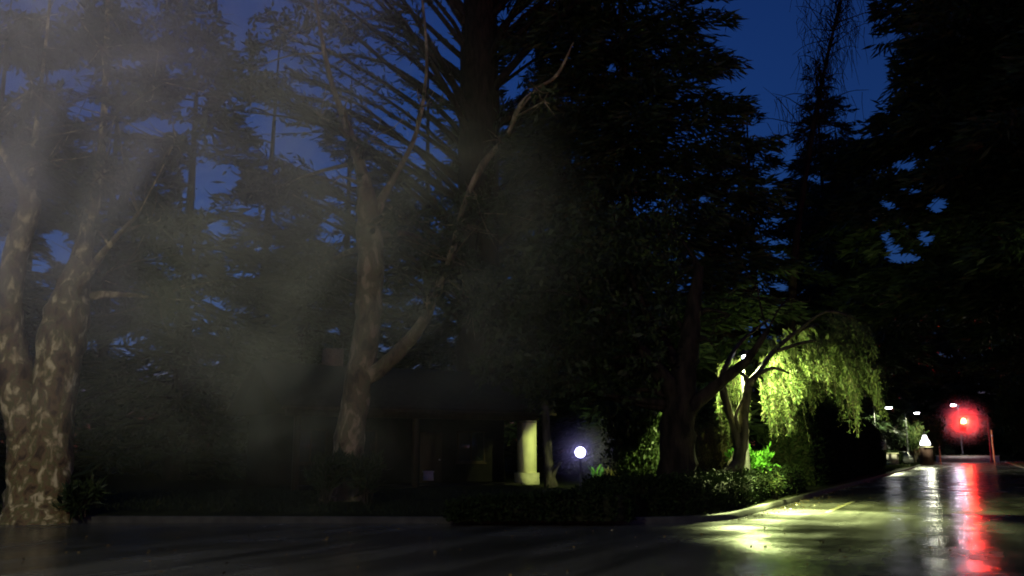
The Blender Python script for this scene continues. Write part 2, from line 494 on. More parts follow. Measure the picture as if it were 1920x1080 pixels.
# ------------------------------------------------------------------ gaps in the canopy (ellipses in the photograph) that the crowns leave open
GAPS = [  # px, py, rx, ry, tilt degrees (positive: falls to the right)
    (70, 8, 70, 16, 0), (15, 150, 45, 26, 0), (120, 140, 60, 14, -10), (162, 205, 40, 18, 0), (240, 120, 26, 12, 0),
    (395, 330, 48, 34, 20), (370, 378, 30, 18, 0), (432, 335, 20, 30, 20), (105, 445, 24, 14, 0), (120, 478, 26, 18, 30), (8, 480, 18, 34, 0),
    (408, 428, 20, 16, 0), (300, 238, 60, 18, 0), (365, 190, 24, 10, 0), (70, 500, 30, 14, 0),
    (535, 120, 38, 26, 30), (570, 95, 40, 24, 40), (595, 130, 20, 30, 0), (580, 168, 24, 24, 0), (480, 225, 26, 14, 0),
    (490, 205, 60, 9, 20), (520, 235, 70, 8, 25), (560, 285, 90, 22, 32), (620, 325, 60, 16, 35), (625, 430, 24, 26, 30), (575, 250, 26, 8, 25),
    (655, 110, 16, 30, -20), (672, 145, 22, 34, -20), (640, 205, 24, 14, 20), (622, 240, 12, 10, 0), (642, 255, 14, 9, 0),
    (725, 185, 46, 26, 38), (700, 235, 40, 9, 33), (745, 262, 60, 10, 35), (728, 305, 42, 9, 42), (790, 255, 44, 12, 42), (800, 308, 34, 9, 25),
    (810, 280, 24, 8, 45), (752, 120, 40, 10, 42), (800, 95, 40, 14, 45), (838, 75, 9, 46, -25), (848, 110, 8, 30, -20), (770, 55, 30, 18, 40), (735, 10, 28, 10, 20), (812, 20, 10, 22, -20),
    (835, 180, 44, 7, 40), (850, 215, 36, 6, 40), (864, 235, 8, 16, 0), (690, 75, 30, 8, 38),
    (965, 30, 28, 12, -35), (985, 12, 26, 8, -30), (975, 120, 34, 18, -40), (958, 150, 22, 16, -35), (962, 175, 20, 9, -30), (946, 240, 8, 16, 0),
    (1140, 78, 12, 6, 0), (1145, 128, 12, 7, 0), (1030, 5, 18, 5, 0),
    (1470, 60, 62, 70, 10), (1450, 110, 60, 24, 0), (1500, 20, 44, 40, 0), (1410, 12, 60, 14, 0), (1340, 10, 26, 8, 0), (1345, 58, 30, 7, -5), (1400, 95, 20, 14, 0),
    (1480, 165, 34, 24, 0), (1425, 143, 20, 6, 0), (1485, 200, 20, 10, 0),
    (1610, 40, 24, 34, -20), (1590, 75, 16, 40, -30), (1570, 40, 18, 40, -20), (1650, 75, 40, 8, -10), (1625, 160, 44, 18, 0), (1640, 140, 26, 16, 0),
    (1428, 246, 36, 14, -5), (1355, 238, 8, 6, 0), (1420, 172, 8, 5, 0), (1435, 203, 8, 7, 0), (1440, 350, 14, 8, 0), (1535, 338, 22, 5, 10),
    (1600, 218, 30, 10, -15), (1618, 256, 24, 6, 0), (1548, 243, 30, 8, 0), (1660, 208, 12, 5, 0), (1700, 310, 24, 9, 0), (1715, 358, 14, 6, 0), (1760, 385, 24, 16, -20),
    (1668, 385, 18, 9, 0), (1640, 412, 14, 5, 0), (1665, 445, 16, 16, 30), (1700, 425, 18, 6, 20), (1735, 445, 18, 14, 0), (1695, 485, 36, 10, 0), (1675, 465, 18, 16, 0), (1315, 372, 14, 7, 0), (1470, 540, 12, 6, 0),
]
GAPS += [(590, 140, 60, 45, 30), (725, 215, 105, 60, 38), (800, 110, 70, 70, 45), (570, 280, 90, 22, 32), (795, 275, 50, 40, 40)]
GA = np.array(GAPS, float)

def keep(c, rng, soft=1.0):
    px, py = project(c)
    t_ = c[:, 0] * RN[0] + c[:, 1] * RN[1]; s_ = c[:, 0] * RD[0] + c[:, 1] * RD[1]
    k = ~((t_ > -6.5) & (t_ < 8.0) & (s_ < 142) & (c[:, 2] < 10.5))       # pruned clear of the carriageway
    jit = rng.normal(0, 0.13, len(c))
    for gx, gy, rx, ry, an in GA:
        a = math.radians(an)
        dx, dy = px - gx, py - gy
        u = (dx * math.cos(a) + dy * math.sin(a)) / (rx * 1.1)
        v = (-dx * math.sin(a) + dy * math.cos(a)) / (ry * 1.1)
        e = np.sqrt(u * u + v * v) + jit
        k &= (e > 1.0) | (rng.random(len(c)) < 0.004)
    return k

# ------------------------------------------------------------------ trees
def conifer(name, label, px, Y, H, R, z0, nb=70, dens=9.0, tilt=0.0, droop=0.22, prof=0.75, seed=1, leaf=(0.75, 0.125), trunk_r=0.45, group=None, base=None, gaps=True, mat='needle'):
    rng = np.random.default_rng(seed)
    if base is None:
        base = P(px, 860, Y)
    base = np.array([base[0], base[1], 0.12])
    t = thing(name, label, 'tree', base, group)
    tb, lb = Buf(), Buf()
    lean = rng.normal(0, 0.012, 2)
    zz = np.linspace(0, H, 9)
    tp = np.stack([base[0] + lean[0] * zz, base[1] + lean[1] * zz, base[2] + zz], 1)
    tb.tube(tp, trunk_r * (1 - zz / H * 0.95) * np.where(zz < 0.5, 1.3, 1.0), 9, 0.05, rng)
    C, D = [], []
    for i in range(nb):
        u = (i + rng.random()) / nb
        z = z0 + (H - z0) * u
        L = R * (1 - u) ** prof * rng.uniform(0.7, 1.12) + 0.5
        az = i * 2.39996 + rng.normal(0, 0.3)
        dr = np.array([math.cos(az), math.sin(az), 0])
        tl = tilt + rng.normal(0, 0.07); dp = droop * rng.uniform(0.6, 1.4)
        s = np.linspace(0, 1, 5)
        ctr = np.array([base[0] + lean[0] * z, base[1] + lean[1] * z, base[2] + z])
        bp = ctr + np.outer(s * L, dr); bp[:, 2] += L * (tl * s - dp * s ** 2)
        bt_, bs_ = bp[:, 0] * RN[0] + bp[:, 1] * RN[1], bp[:, 0] * RD[0] + bp[:, 1] * RD[1]
        if np.any((bt_ > -6.3) & (bt_ < 7.8) & (bs_ < 142) & (bp[:, 2] < 10.5)):
            continue
        if not gaps or keep(bp[1:], rng).all():
            tb.tube(bp, np.linspace(0.03 + 0.012 * L, 0.01, 5), 4, cap=False)
        m = int(2.7 * dens * L * (0.6 + 0.18 * L))
        ss = rng.random(m) ** 0.7
        wd = (0.08 + 0.30 * np.sin(np.clip(ss, 0, 1) * math.pi * 0.86 + 0.25)) * L * 0.62
        la = rng.uniform(-1, 1, m)
        sd = np.array([-dr[1], dr[0], 0])
        c = ctr + np.outer(ss * L, dr) + np.outer(la * wd, sd)
        c[:, 2] += L * (tl * ss - dp * ss ** 2) - np.abs(la) * wd * 0.25 + rng.normal(0, 0.06 + 0.02 * L, m)
        d = dr * 0.8 + np.outer(la * 1.1, sd) + rng.normal(0, 0.28, (m, 3)) + np.array([0, 0, -0.25])
        C.append(c); D.append(d)
    C, D = np.concatenate(C), np.concatenate(D)
    if gaps:
        Dn = D / (np.linalg.norm(D, axis=1)[:, None] + 1e-9)
        k = keep(C + Dn * leaf[0] * 0.5, rng); C, D = C[k], D[k]
    nl = len(C)
    lb.leaves(C, D, leaf[0] * rng.uniform(0.6, 1.4, nl), leaf[1] * rng.uniform(0.6, 1.4, nl), rng)
    tb.build('trunk', M['bark_dark'], t, smooth=True)
    lb.build('crown', M[mat], t)
    return t

def clump_leaves(lb, clumps, per, leaf, rng, gaps=True, hang=0.2):
    """Leaves gathered on twigs inside ellipsoid clumps (centre, radius)."""
    for c, r in clumps:
        n = int(per * r ** 2)
        nt_ = max(6, n // 14)
        tw = rng.normal(size=(nt_, 3)); tw /= np.linalg.norm(tw, axis=1)[:, None]
        tw = np.asarray(c) + tw * (r * rng.random(nt_) ** 0.45)[:, None] * np.array([1, 1, 0.72])
        tdir = rng.normal(size=(nt_, 3)); tdir[:, 2] -= hang
        idx = rng.integers(0, nt_, n)
        q = tw[idx] + tdir[idx] * (rng.random(n) * 0.22 * min(1.5, r))[:, None] + rng.normal(0, 0.06 * r, (n, 3))
        d = tdir[idx] + rng.normal(0, 0.8, (n, 3))
        if gaps:
            k = keep(q, rng); q, d = q[k], d[k]
        lb.leaves(q, d, leaf[0] * rng.uniform(0.6, 1.4, len(q)), leaf[1] * rng.uniform(0.7, 1.3, len(q)), rng)

def broadleaf(name, label, stems, clumps, mat_bark, mat_leaf, per=260, leaf=(0.22, 0.11), seed=3, group=None, twigs=0, gaps=True, n_side=10, lump=0.06):
    """stems: list of rows (px, py, Y, radius) for trunk and limbs; clumps: rows (px, py, Y, radius)."""
    rng = np.random.default_rng(seed)
    st = []
    for rows in stems:
        st.append(spline([[*P(a, b_, y), r] for a, b_, y, r in rows], 5))
    base = st[0][0][:3].copy()
    t = thing(name, label, 'tree', base, group)
    tb, lb = Buf(), Buf()
    for i, s in enumerate(st):
        tb.tube(s[:, :3], np.maximum(s[:, 3], 0.008), n_side if i < 2 else 7, lump, rng)
    cl = [(P(a, b_, y), r) for a, b_, y, r in clumps]
    for c, r in cl:                                     # limbs reaching each clump
        allp = np.concatenate([s[len(s) // 3:] for s in st])
        d2 = np.linalg.norm(allp[:, :3] - c, axis=1) + np.maximum(0, allp[:, 2] - c[2]) * 1.5
        a = allp[np.argmin(d2)]
        mid = (a[:3] + c) / 2 + rng.normal(0, 0.08, 3) * r + np.array([0, 0, 0.12 * r])
        pth = spline(np.array([a[:3], mid, c]), 4)
        tb.tube(pth, np.linspace(min(a[3] * 0.5, 0.14), 0.02, len(pth)), 5, cap=False)
        for _ in range(twigs):
            e = c + rng.normal(size=3) * r * np.array([0.8, 0.8, 0.6])
            tb.tube(spline(np.array([c, (c + e) / 2 + rng.normal(0, 0.1 * r, 3), e]), 3), np.linspace(0.02, 0.006, 7), 4, cap=False)
    clump_leaves(lb, cl, per, leaf, rng, gaps)
    tb.build('trunk', M[mat_bark], t, smooth=True)
    if lb.n:
        lb.build('crown', M[mat_leaf], t)
    return t

# --- mottled, forked plane tree by the side road, far left
broadleaf('plane_tree', 'big forked tree with pale mottled bark by the left kerb', [
    [(74, 1000, 20, 1.0), (70, 962, 20, 0.78), (66, 935, 20, 0.62), (60, 880, 20, 0.50), (48, 800, 20, 0.40), (28, 700, 20, 0.36), (16, 610, 20, 0.31), (24, 500, 20, 0.27), (46, 420, 20, 0.25), (55, 378, 20, 0.22), (34, 345, 19.8, 0.09), (12, 300, 19.6, 0.07), (-20, 230, 19.4, 0.05)],
    [(86, 990, 20, 0.6), (85, 955, 20, 0.52), (88, 900, 20, 0.5), (96, 800, 20.1, 0.47), (106, 700, 20.2, 0.48), (120, 620, 20.3, 0.5), (132, 560, 20.4, 0.42), (150, 490, 20.6, 0.25), (172, 400, 20.8, 0.16), (192, 260, 21, 0.09), (200, 60, 21.5, 0.06), (205, -120, 22, 0.03)],
    [(52, 390, 20, 0.2), (58, 350, 20.3, 0.12), (70, 220, 20.8, 0.06), (90, 40, 21.5, 0.04), (100, -100, 22, 0.04)],
    [(128, 575, 20.4, 0.2), (160, 520, 20, 0.12), (205, 460, 19.6, 0.07), (260, 400, 19.2, 0.04)]],
    [(70, 90, 23, 1.5), (200, 60, 23, 1.9), (-20, 60, 22, 1.6), (290, 150, 22, 1.4), (240, 330, 22, 1.1), (340, 30, 24, 1.6), (130, -40, 22, 1.6), (-30, 300, 21, 1.0), (280, 420, 20.5, 0.8), (30, 260, 22, 1.0), (180, 520, 21.5, 0.9), (190, 330, 19, 0.8), (90, 300, 18.8, 0.7), (220, 220, 19, 0.9), (60, 170, 18.6, 0.8), (190, 90, 19, 0.9), (150, 410, 19.2, 0.5), (10, 80, 18.6, 0.8), (330, 260, 19, 0.9), (300, 560, 21, 0.8)],
    'bark_plane', 'leaf_dark', per=420, leaf=(0.2, 0.1), seed=11, twigs=8, n_side=16)

# --- pale trunk in the middle of the mist
broadleaf('plane_tree', 'pale leaning tree trunk standing in mist left of the house', [
    [(646, 945, 25, 0.7), (649, 900, 25, 0.5), (658, 800, 25, 0.40), (676, 700, 25, 0.40), (690, 600, 25, 0.38), (695, 500, 25, 0.38), (690, 410, 25, 0.36), (682, 335, 25, 0.2), (655, 250, 25.4, 0.12), (615, 130, 26, 0.08), (585, -40, 26.5, 0.05)],
    [(678, 712, 25, 0.26), (715, 690, 24.8, 0.22), (752, 655, 24.6, 0.2), (790, 608, 24.4, 0.16), (835, 510, 24.2, 0.08), (868, 390, 24, 0.07), (905, 310, 24, 0.1), (950, 255, 24, 0.05), (975, 200, 24, 0.08), (1010, 165, 24, 0.05), (1045, 140, 24, 0.05), (1075, 80, 24, 0.02)],
    [(690, 420, 25, 0.25), (735, 340, 25.4, 0.1), (780, 250, 25.8, 0.07), (800, 120, 26.2, 0.05), (790, -20, 27, 0.04)]],
    [(560, 60, 28, 1.4), (470, 130, 28, 1.3), (640, 40, 28, 1.2), (520, 350, 28, 1.4), (600, 500, 28, 1.2), (760, 420, 28, 1.2), (830, 470, 27, 1.3), (900, 400, 27, 1.1), (880, 560, 27, 1.4), (845, 490, 22.8, 0.7), (862, 420, 22.8, 0.6), (880, 370, 22.9, 0.4), (940, 265, 23, 0.45), (815, 540, 22.8, 0.5), (1010, 170, 23, 0.4), (690, 260, 24, 0.8), (650, 190, 24, 0.8), (600, 220, 24, 0.7), (740, 400, 23.6, 0.7), (800, 570, 23.2, 0.5), (790, 200, 24.6, 0.7), (1020, 190, 23, 0.4), (640, 330, 24, 0.5)],
    'bark_grey', 'leaf_dark', per=330, leaf=(0.2, 0.1), seed=12, twigs=7, n_side=12)

# --- dark cedar with ascending branches, behind
rng = np.random.default_rng(21)
CK = 1.28
cb = P(893, 880, 46)
cedar = thing('cedar_tree', 'tall dark cedar with thick trunk and branches fanning upward', 'tree', (cb[0], cb[1], 0.15))
tb, lb = Buf(), Buf()
zz = np.linspace(0, 38, 14)
tb.tube(np.stack([cb[0] + 0.02 * zz * 0, np.full(14, cb[1]), 0.15 + zz], 1), np.interp(zz, [0, 2, 20, 28, 38], [1.5, 1.2, 1.08, 0.9, 0.3]), 14, 0.05, rng)
C, D = [], []
nbr = 74
for i in range(nbr):
    left = i % 5 < 3
    z = 7.5 + 25 * ((i + rng.random()) / nbr) ** 0.9
    az = (math.pi if left else 0) + rng.normal(0, 0.5)
    if i % 10 == 9: az = rng.uniform(0, 2 * math.pi)
    L = rng.uniform(8.5, 14.5) * (1.0 if z < 20 else 0.7)
    dr = np.array([math.cos(az), math.sin(az), 0])
    up = rng.uniform(0.75, 1.05) + max(0, z - 15) * 0.05
    s = np.linspace(0, 1, 10)
    bp = np.array([cb[0], cb[1], z]) + np.outer(s * L, dr)
    bp[:, 2] += L * (up * s - 0.38 * s ** 2) + np.cumsum(rng.normal(0, 0.09, 10))
    bp[:, 1] += np.cumsum(rng.normal(0, 0.08, 10))
    tb.tube(bp, np.linspace(rng.uniform(0.13, 0.26), 0.03, 10), 6, 0.05, rng, cap=False)
    m_ = int(95 * L / 10)                                       # needles hug the branch
    a = rng.uniform(0.12, 1.0, m_)
    q = np.stack([np.interp(a, s, bp[:, k]) for k in range(3)], 1) + rng.normal(0, 0.10, (m_, 3))
    C.append(q); D.append(rng.normal(0, 0.45, (m_, 3)) + dr + [0, 0, 0.5])
    for _ in range(5):                                         # side branchlets with needle tufts
        s0 = rng.uniform(0.3, 1.0)
        p0 = np.array([np.interp(s0, s, bp[:, k]) for k in range(3)])
        sd = dr * 0.9 + rng.normal(0, 0.3, 3); sd[2] = 0.25 + rng.normal(0, 0.25)
        ln = rng.uniform(0.8, 2.4)
        e = p0 + sd * ln
        tb.tube(np.array([p0, (p0 + e) / 2 + rng.normal(0, 0.06, 3), e]), [0.035, 0.025, 0.012], 4, cap=False)
        m_ = 26
        a = rng.random(m_)
        C.append(p0 + np.outer(a, e - p0) + rng.normal(0, 0.1, (m_, 3))); D.append(rng.normal(0, 0.5, (m_, 3)) + sd)
C, D = np.concatenate(C), np.concatenate(D)
lb.leaves(C, D, 0.42 * rng.uniform(0.6, 1.4, len(C)), 0.1, rng)
tb.build('trunk', M['bark_dark'], cedar, smooth=True)
lb.build('crown', M['needle'], cedar)

# --- conifers
for px, Y, l_ in ((1115, 62, 'low dark conifer behind the globe lamp'), (1225, 66, 'low dark conifer behind the black trunk'), (1010, 66, 'low dark conifer behind the lit porch pier'), (1320, 64, 'low dark conifer behind the willow')):
    conifer('conifer_tree', l_, px, Y, 15, 5.5, 0.3, nb=70, dens=9, seed=int(px), prof=0.5, group='low conifers behind the garden')
conifer('conifer_tree', 'huge black conifer right of the cedar, filling the upper middle', 1190, 46, 34, 8.6, 2.0, nb=150, dens=13, tilt=0.12, droop=0.2, prof=0.35, seed=31, trunk_r=0.6)
conifer('conifer_tree', 'dark conifer close behind the cedar with its top out of view', 1010, 54, 38, 8.0, 3.0, nb=120, dens=10, tilt=0.1, prof=0.4, seed=32, trunk_r=0.55)
conifer('conifer_tree', 'slim dark conifer with pointed top against the blue sky', 1572, 72, 35.5, 5.6, 2.0, nb=110, dens=11, tilt=-0.05, droop=0.12, prof=0.8, seed=33, trunk_r=0.4)
conifer('conifer_tree', 'dark conifer left of the slim one above the willow', 1430, 60, 26, 6.5, 2.0, nb=100, dens=11, seed=34, prof=0.6)
conifer('conifer_tree', 'tall black conifer left of the road above the far lamps', 0, 0, 42, 10.0, 3.0, nb=130, dens=9, seed=36, prof=0.4, base=road_xy(104, -10.5), leaf=(1.0, 0.18))
conifer('conifer_tree', 'black conifer left of the road nearest the gate lantern', 0, 0, 38, 10.0, 3.0, nb=120, dens=8, seed=37, prof=0.4, base=road_xy(130, -11.5), leaf=(1.1, 0.2))
conifer('conifer_tree', 'dark conifer behind the tall hedge beside the road', 1650, 88, 33, 7.0, 2.5, nb=110, dens=10, seed=35, prof=0.6, tilt=-0.02)
for i, (s, t_, H, R, sd, lb_) in enumerate([
        (62, 6.8, 38, 15.0, 41, 'broad black conifer overhanging the road from the right edge'),
        (74, 9.5, 46, 18.5, 42, 'black conifer on the right verge, second from the viewer'),
        (98, 10.0, 52, 14.5, 43, 'black conifer on the right verge, third from the viewer'),
        (122, 10.5, 40, 11.0, 44, 'black conifer on the right verge nearest the red signal')]):
    xy = road_xy(s, t_)
    conifer('conifer_tree', lb_, 0, 0, H, R, 4.5 if i < 2 else 5.5, nb=150, dens=7.0, seed=sd, prof=0.22, base=xy, trunk_r=0.5, group='conifers along the right verge', leaf=(0.95, 0.17))
# conifers beyond the cross street
for i, (px, Y, H, R, lb_) in enumerate([(1655, 172, 30, 11, 'far dark conifer behind the leftmost far street lamp'), (1735, 182, 34, 11, 'far dark conifer above the lit gate lantern'), (1815, 176, 34, 11, 'far dark conifer behind the red signal'), (1890, 186, 33, 11, 'far dark conifer right of the red signal'), (1965, 172, 32, 11, 'far dark conifer at the right end of the cross street')]):
    conifer('conifer_tree', lb_, px, Y, H, R, 0.8, nb=80, dens=5.0, seed=50 + i, prof=0.45, leaf=(1.6, 0.32), group='conifers beyond the cross street')
# conifers in the mist on the left
for i, (px, Y, H, R, lb_) in enumerate([(-60, 46, 27, 7, 'misty conifer behind the forked mottled tree'), (330, 44, 24, 6.5, 'dark misty conifer between the two pale trunks'), (180, 58, 32, 7, 'tall misty conifer right of the forked mottled tree'), (470, 60, 33, 8, 'tall misty conifer left of the pale leaning trunk'), (640, 62, 30, 7.5, 'misty conifer straight behind the pale leaning trunk'), (800, 58, 30, 7.5, 'misty conifer behind the house roof'), (560, 48, 13, 5, 'short misty conifer left of the house'), (20, 70, 36, 9, 'farthest misty conifer on the far left')]):
    conifer('conifer_tree', lb_, px, Y, H, R, 0.8, nb=90, dens=8.5, seed=60 + i, prof=0.5, leaf=(0.8, 0.14), tilt=0.05, group='conifers in the mist')

# --- broad dark tree in front of the lamp
broadleaf('evergreen_tree', 'black broad tree with thick trunk between globe lamp and willow', [
    [(1268, 935, 22.5, 0.62), (1268, 905, 22.5, 0.5), (1270, 840, 22.5, 0.43), (1272, 780, 22.5, 0.42), (1278, 730, 22.5, 0.36), (1290, 660, 22.6, 0.28), (1300, 580, 22.8, 0.2), (1310, 500, 23, 0.12)],
    [(1275, 790, 22.5, 0.3), (1300, 760, 22.4, 0.2), (1345, 722, 22.2, 0.15), (1380, 693, 22.0, 0.13), (1400, 676, 21.8, 0.1), (1440, 620, 21.6, 0.06)],
    [(1272, 750, 22.5, 0.3), (1230, 690, 22.2, 0.2), (1170, 620, 22, 0.14), (1090, 560, 21.8, 0.08)],
    [(1280, 700, 22.5, 0.2), (1220, 600, 23, 0.12), (1180, 520, 23, 0.08)]],
    [(1100, 600, 22, 1.5), (1010, 640, 22, 1.3), (1180, 640, 22.5, 1.3), (1280, 620, 23, 1.4), (1370, 590, 22.5, 1.1), (1050, 520, 22.5, 1.6), (1180, 520, 23, 1.7), (1300, 500, 23, 1.6), (1420, 540, 22.5, 1.1), (960, 570, 22, 1.2),
     (1130, 680, 22, 0.9), (1220, 690, 22.6, 0.7), (1050, 700, 22, 0.8), (1330, 640, 22.2, 0.7), (950, 690, 22.3, 0.9), (1480, 560, 23, 0.9), (1250, 430, 23.5, 1.5), (1110, 440, 23.5, 1.4), (1000, 730, 22.4, 0.7), (1100, 735, 22.2, 0.6), (1180, 730, 22.3, 0.6)],
    'bark_dark', 'leaf_dark', per=520, leaf=(0.19, 0.085), seed=13, twigs=3, n_side=14)

# --- slim trunk beside the porch pier
broadleaf('garden_tree', 'slim pale-green trunk between the porch pier and globe lamp', [
    [(1034, 914, 33, 0.26), (1030, 890, 33, 0.2), (1027, 850, 33, 0.17), (1024, 800, 33, 0.16), (1022, 740, 33, 0.14), (1030, 660, 33, 0.1)],
    [(1033, 900, 33, 0.14), (1042, 880, 32.8, 0.06), (1050, 868, 32.6, 0.04)]],
    [(1020, 720, 33, 1.3), (1060, 700, 33.5, 1.2)], 'bark_willow', 'leaf_dark', per=200, seed=14, twigs=4)

# --- bare leaning tree with hanging twigs against the sky
rng = np.random.default_rng(77)
rows = spline([[*P(a, b_, 50), r] for a, b_, r in ((1465, 870, 0.3), (1478, 700, 0.26), (1490, 480, 0.22), (1510, 330, 0.18), (1532, 200, 0.14), (1555, 90, 0.1), (1578, 0, 0.07), (1600, -90, 0.03))], 6)
bt = thing('bare_tree', 'thin leaning bare tree with hanging twigs against the blue sky', 'tree', rows[0][:3])
tb, lb = Buf(), Buf()
tb.tube(rows[:, :3], rows[:, 3], 8, 0.05, rng)
for i in range(120):
    a = rows[rng.integers(len(rows) // 2, len(rows) - 1)][:3]
    d = rng.normal(0, 0.8, 3); d[2] = abs(d[2]) * 0.9; ln = rng.uniform(0.8, 2.6)
    e = a + d * ln
    tb.tube(spline(np.array([a, a + d * ln * 0.6 + [0, 0, 0.3], e]), 3), np.linspace(0.035, 0.012, 7), 4, cap=False)
    for _ in range(4):
        q = a + (e - a) * rng.uniform(0.4, 1)
        h = rng.uniform(0.8, 2.6)
        lb.tube(np.array([q, q + [rng.normal(0, 0.2), 0, -0.3 * h], q + [rng.normal(0, 0.35), rng.normal(0, 0.2), -h]]), [0.02, 0.017, 0.01], 3, cap=False)
tb.build('trunk', M['bark_dark'], bt, smooth=True)
lb.build('crown', M['bark_dark'], bt)

# --- weeping willow lit by the street lamp
rng = np.random.default_rng(90)
WY = 25.0
wb = P(1385, 905, WY)
wil = thing('willow_tree', 'weeping willow with bent forked trunk lit yellow-green by lamp', 'tree', (wb[0], wb[1], 0.15))
tb, lb = Buf(), Buf()
stems = [
    [(1366, 925, WY, 0.3), (1374, 890, WY, 0.25), (1385, 860, WY, 0.19), (1394, 820, WY, 0.15), (1395, 780, WY, 0.13), (1400, 745, WY, 0.12), (1404, 722, WY, 0.12), (1418, 703, WY, 0.09), (1450, 660, WY + 1.4, 0.07), (1490, 625, WY + 2.4, 0.06), (1530, 608, WY + 3, 0.04)],
    [(1388, 850, WY, 0.14), (1376, 800, WY, 0.11), (1360, 750, WY, 0.11), (1354, 715, WY, 0.11), (1362, 685, WY, 0.08), (1390, 640, WY + 1.4, 0.06), (1440, 600, WY + 2.2, 0.04)],
    [(1396, 790, WY, 0.1), (1388, 810, WY, 0.08), (1380, 780, WY - .3, 0.05), (1392, 750, WY - .4, 0.03)],
    [(1404, 724, WY, 0.1), (1396, 705, WY, 0.07), (1380, 690, WY + .4, 0.04)],
    [(1340, 890, WY - 1, 0.06), (1370, 880, WY - .6, 0.12), (1384, 868, WY, 0.15)],
    [(1450, 660, WY + 1.4, 0.06), (1520, 640, WY + 2.2, 0.05), (1580, 645, WY + 3, 0.03), (1630, 680, WY + 3.2, 0.02)],
    [(1490, 625, WY + 2.4, 0.05), (1550, 585, WY + 1.6, 0.04), (1610, 600, WY + 2, 0.02)],
    [(1418, 703, WY, 0.07), (1450, 690, WY + .2, 0.05), (1480, 700, WY + .3, 0.03)]]
for i, r in enumerate(stems):
    s_ = spline([[*P(a, b_, y), q] for a, b_, y, q in r], 5)
    tb.tube(s_[:, :3], np.maximum(s_[:, 3], 0.01), 9 if i < 2 else 6, 0.06, rng)
def strand(px, py, Y, length, lean, n_leaf):
    """One hanging shoot: a thin stem with narrow leaves all along it."""
    p0 = P(px, py, Y)
    m_ = 6
    s = np.linspace(0, 1, m_)
    out = np.array([lean, rng.normal(0, 0.15), 0])
    pts = p0 + np.outer(np.sqrt(s) * 0.5, out) + np.outer(s, [0, 0, -length]) + np.cumsum(rng.normal(0, 0.025, (m_, 3)), 0)
    pts[:, 2] += 0.12 * np.sin(s * math.pi)
    tb.tube(pts, np.linspace(0.008, 0.004, m_), 3, cap=False)
    a = rng.random(n_leaf)
    c = np.stack([np.interp(a, s, pts[:, k]) for k in range(3)], 1) + rng.normal(0, 0.02, (n_leaf, 3))
    d = rng.normal(0, 0.5, (n_leaf, 3)) + np.array([lean * 0.3, 0, -0.9])
    lb.leaves(c, d, 0.13 * rng.uniform(0.6, 1.5, n_leaf), 0.022, rng)
# arching outline of the crown: (px, py of shoot tops), hanging lengths in metres
for _ in range(54):
    px = 1428 + 208 * rng.random()
    top = np.interp(px, [1425, 1470, 1530, 1580, 1620, 1645], [650, 625, 612, 620, 660, 705])
    bot = np.interp(px, [1425, 1480, 1560, 1600, 1645], [740, 735, 715, 735, 755])
    y0 = top + rng.random() ** 1.4 * (bot - top) * 0.8
    Yc = WY + rng.uniform(0.8, 5.5)
    ll = rng.uniform(0.5, 1.5); ln_ = rng.uniform(0.1, 0.8)
    for _ in range(7):
        strand(px + rng.normal(0, 6), y0 + rng.normal(0, 7), Yc + rng.normal(0, 0.2), ll * rng.uniform(0.6, 1.2), ln_ + rng.normal(0, 0.1), 46)
for _ in range(60):                                            # upper right tuft
    px = rng.uniform(1545, 1625)
    strand(px, np.interp(px, [1545, 1580, 1625], [585, 580, 610]) + rng.uniform(0, 20), WY + rng.uniform(1, 4.4), rng.uniform(0.5, 1.0), rng.uniform(0.3, 0.8), 34)
for _ in range(45):                                            # long shoots hanging in front of the trunk's right side
    px = rng.normal(1447, 16)
    strand(px, rng.uniform(700, 735), WY + rng.uniform(1.5, 3.6), rng.uniform(0.8, 1.6), rng.uniform(-0.1, 0.4), 46)
for _ in range(64):                                            # between and above the forks
    px = rng.uniform(1346, 1390)
    strand(px, rng.uniform(665, 720), WY + rng.uniform(1.9, 3.4), rng.uniform(0.6, 2.2), rng.uniform(-0.2, 0.2), 40)
for _ in range(45):
    px = rng.uniform(1440, 1520)
    strand(px, rng.uniform(690, 760), WY + rng.uniform(2.5, 5.4), rng.uniform(0.6, 1.3), rng.uniform(0, 0.4), 32)
tb.build('trunk', M['bark_willow'], wil, smooth=True)
lb.build('crown', M['leaf_willow'], wil)

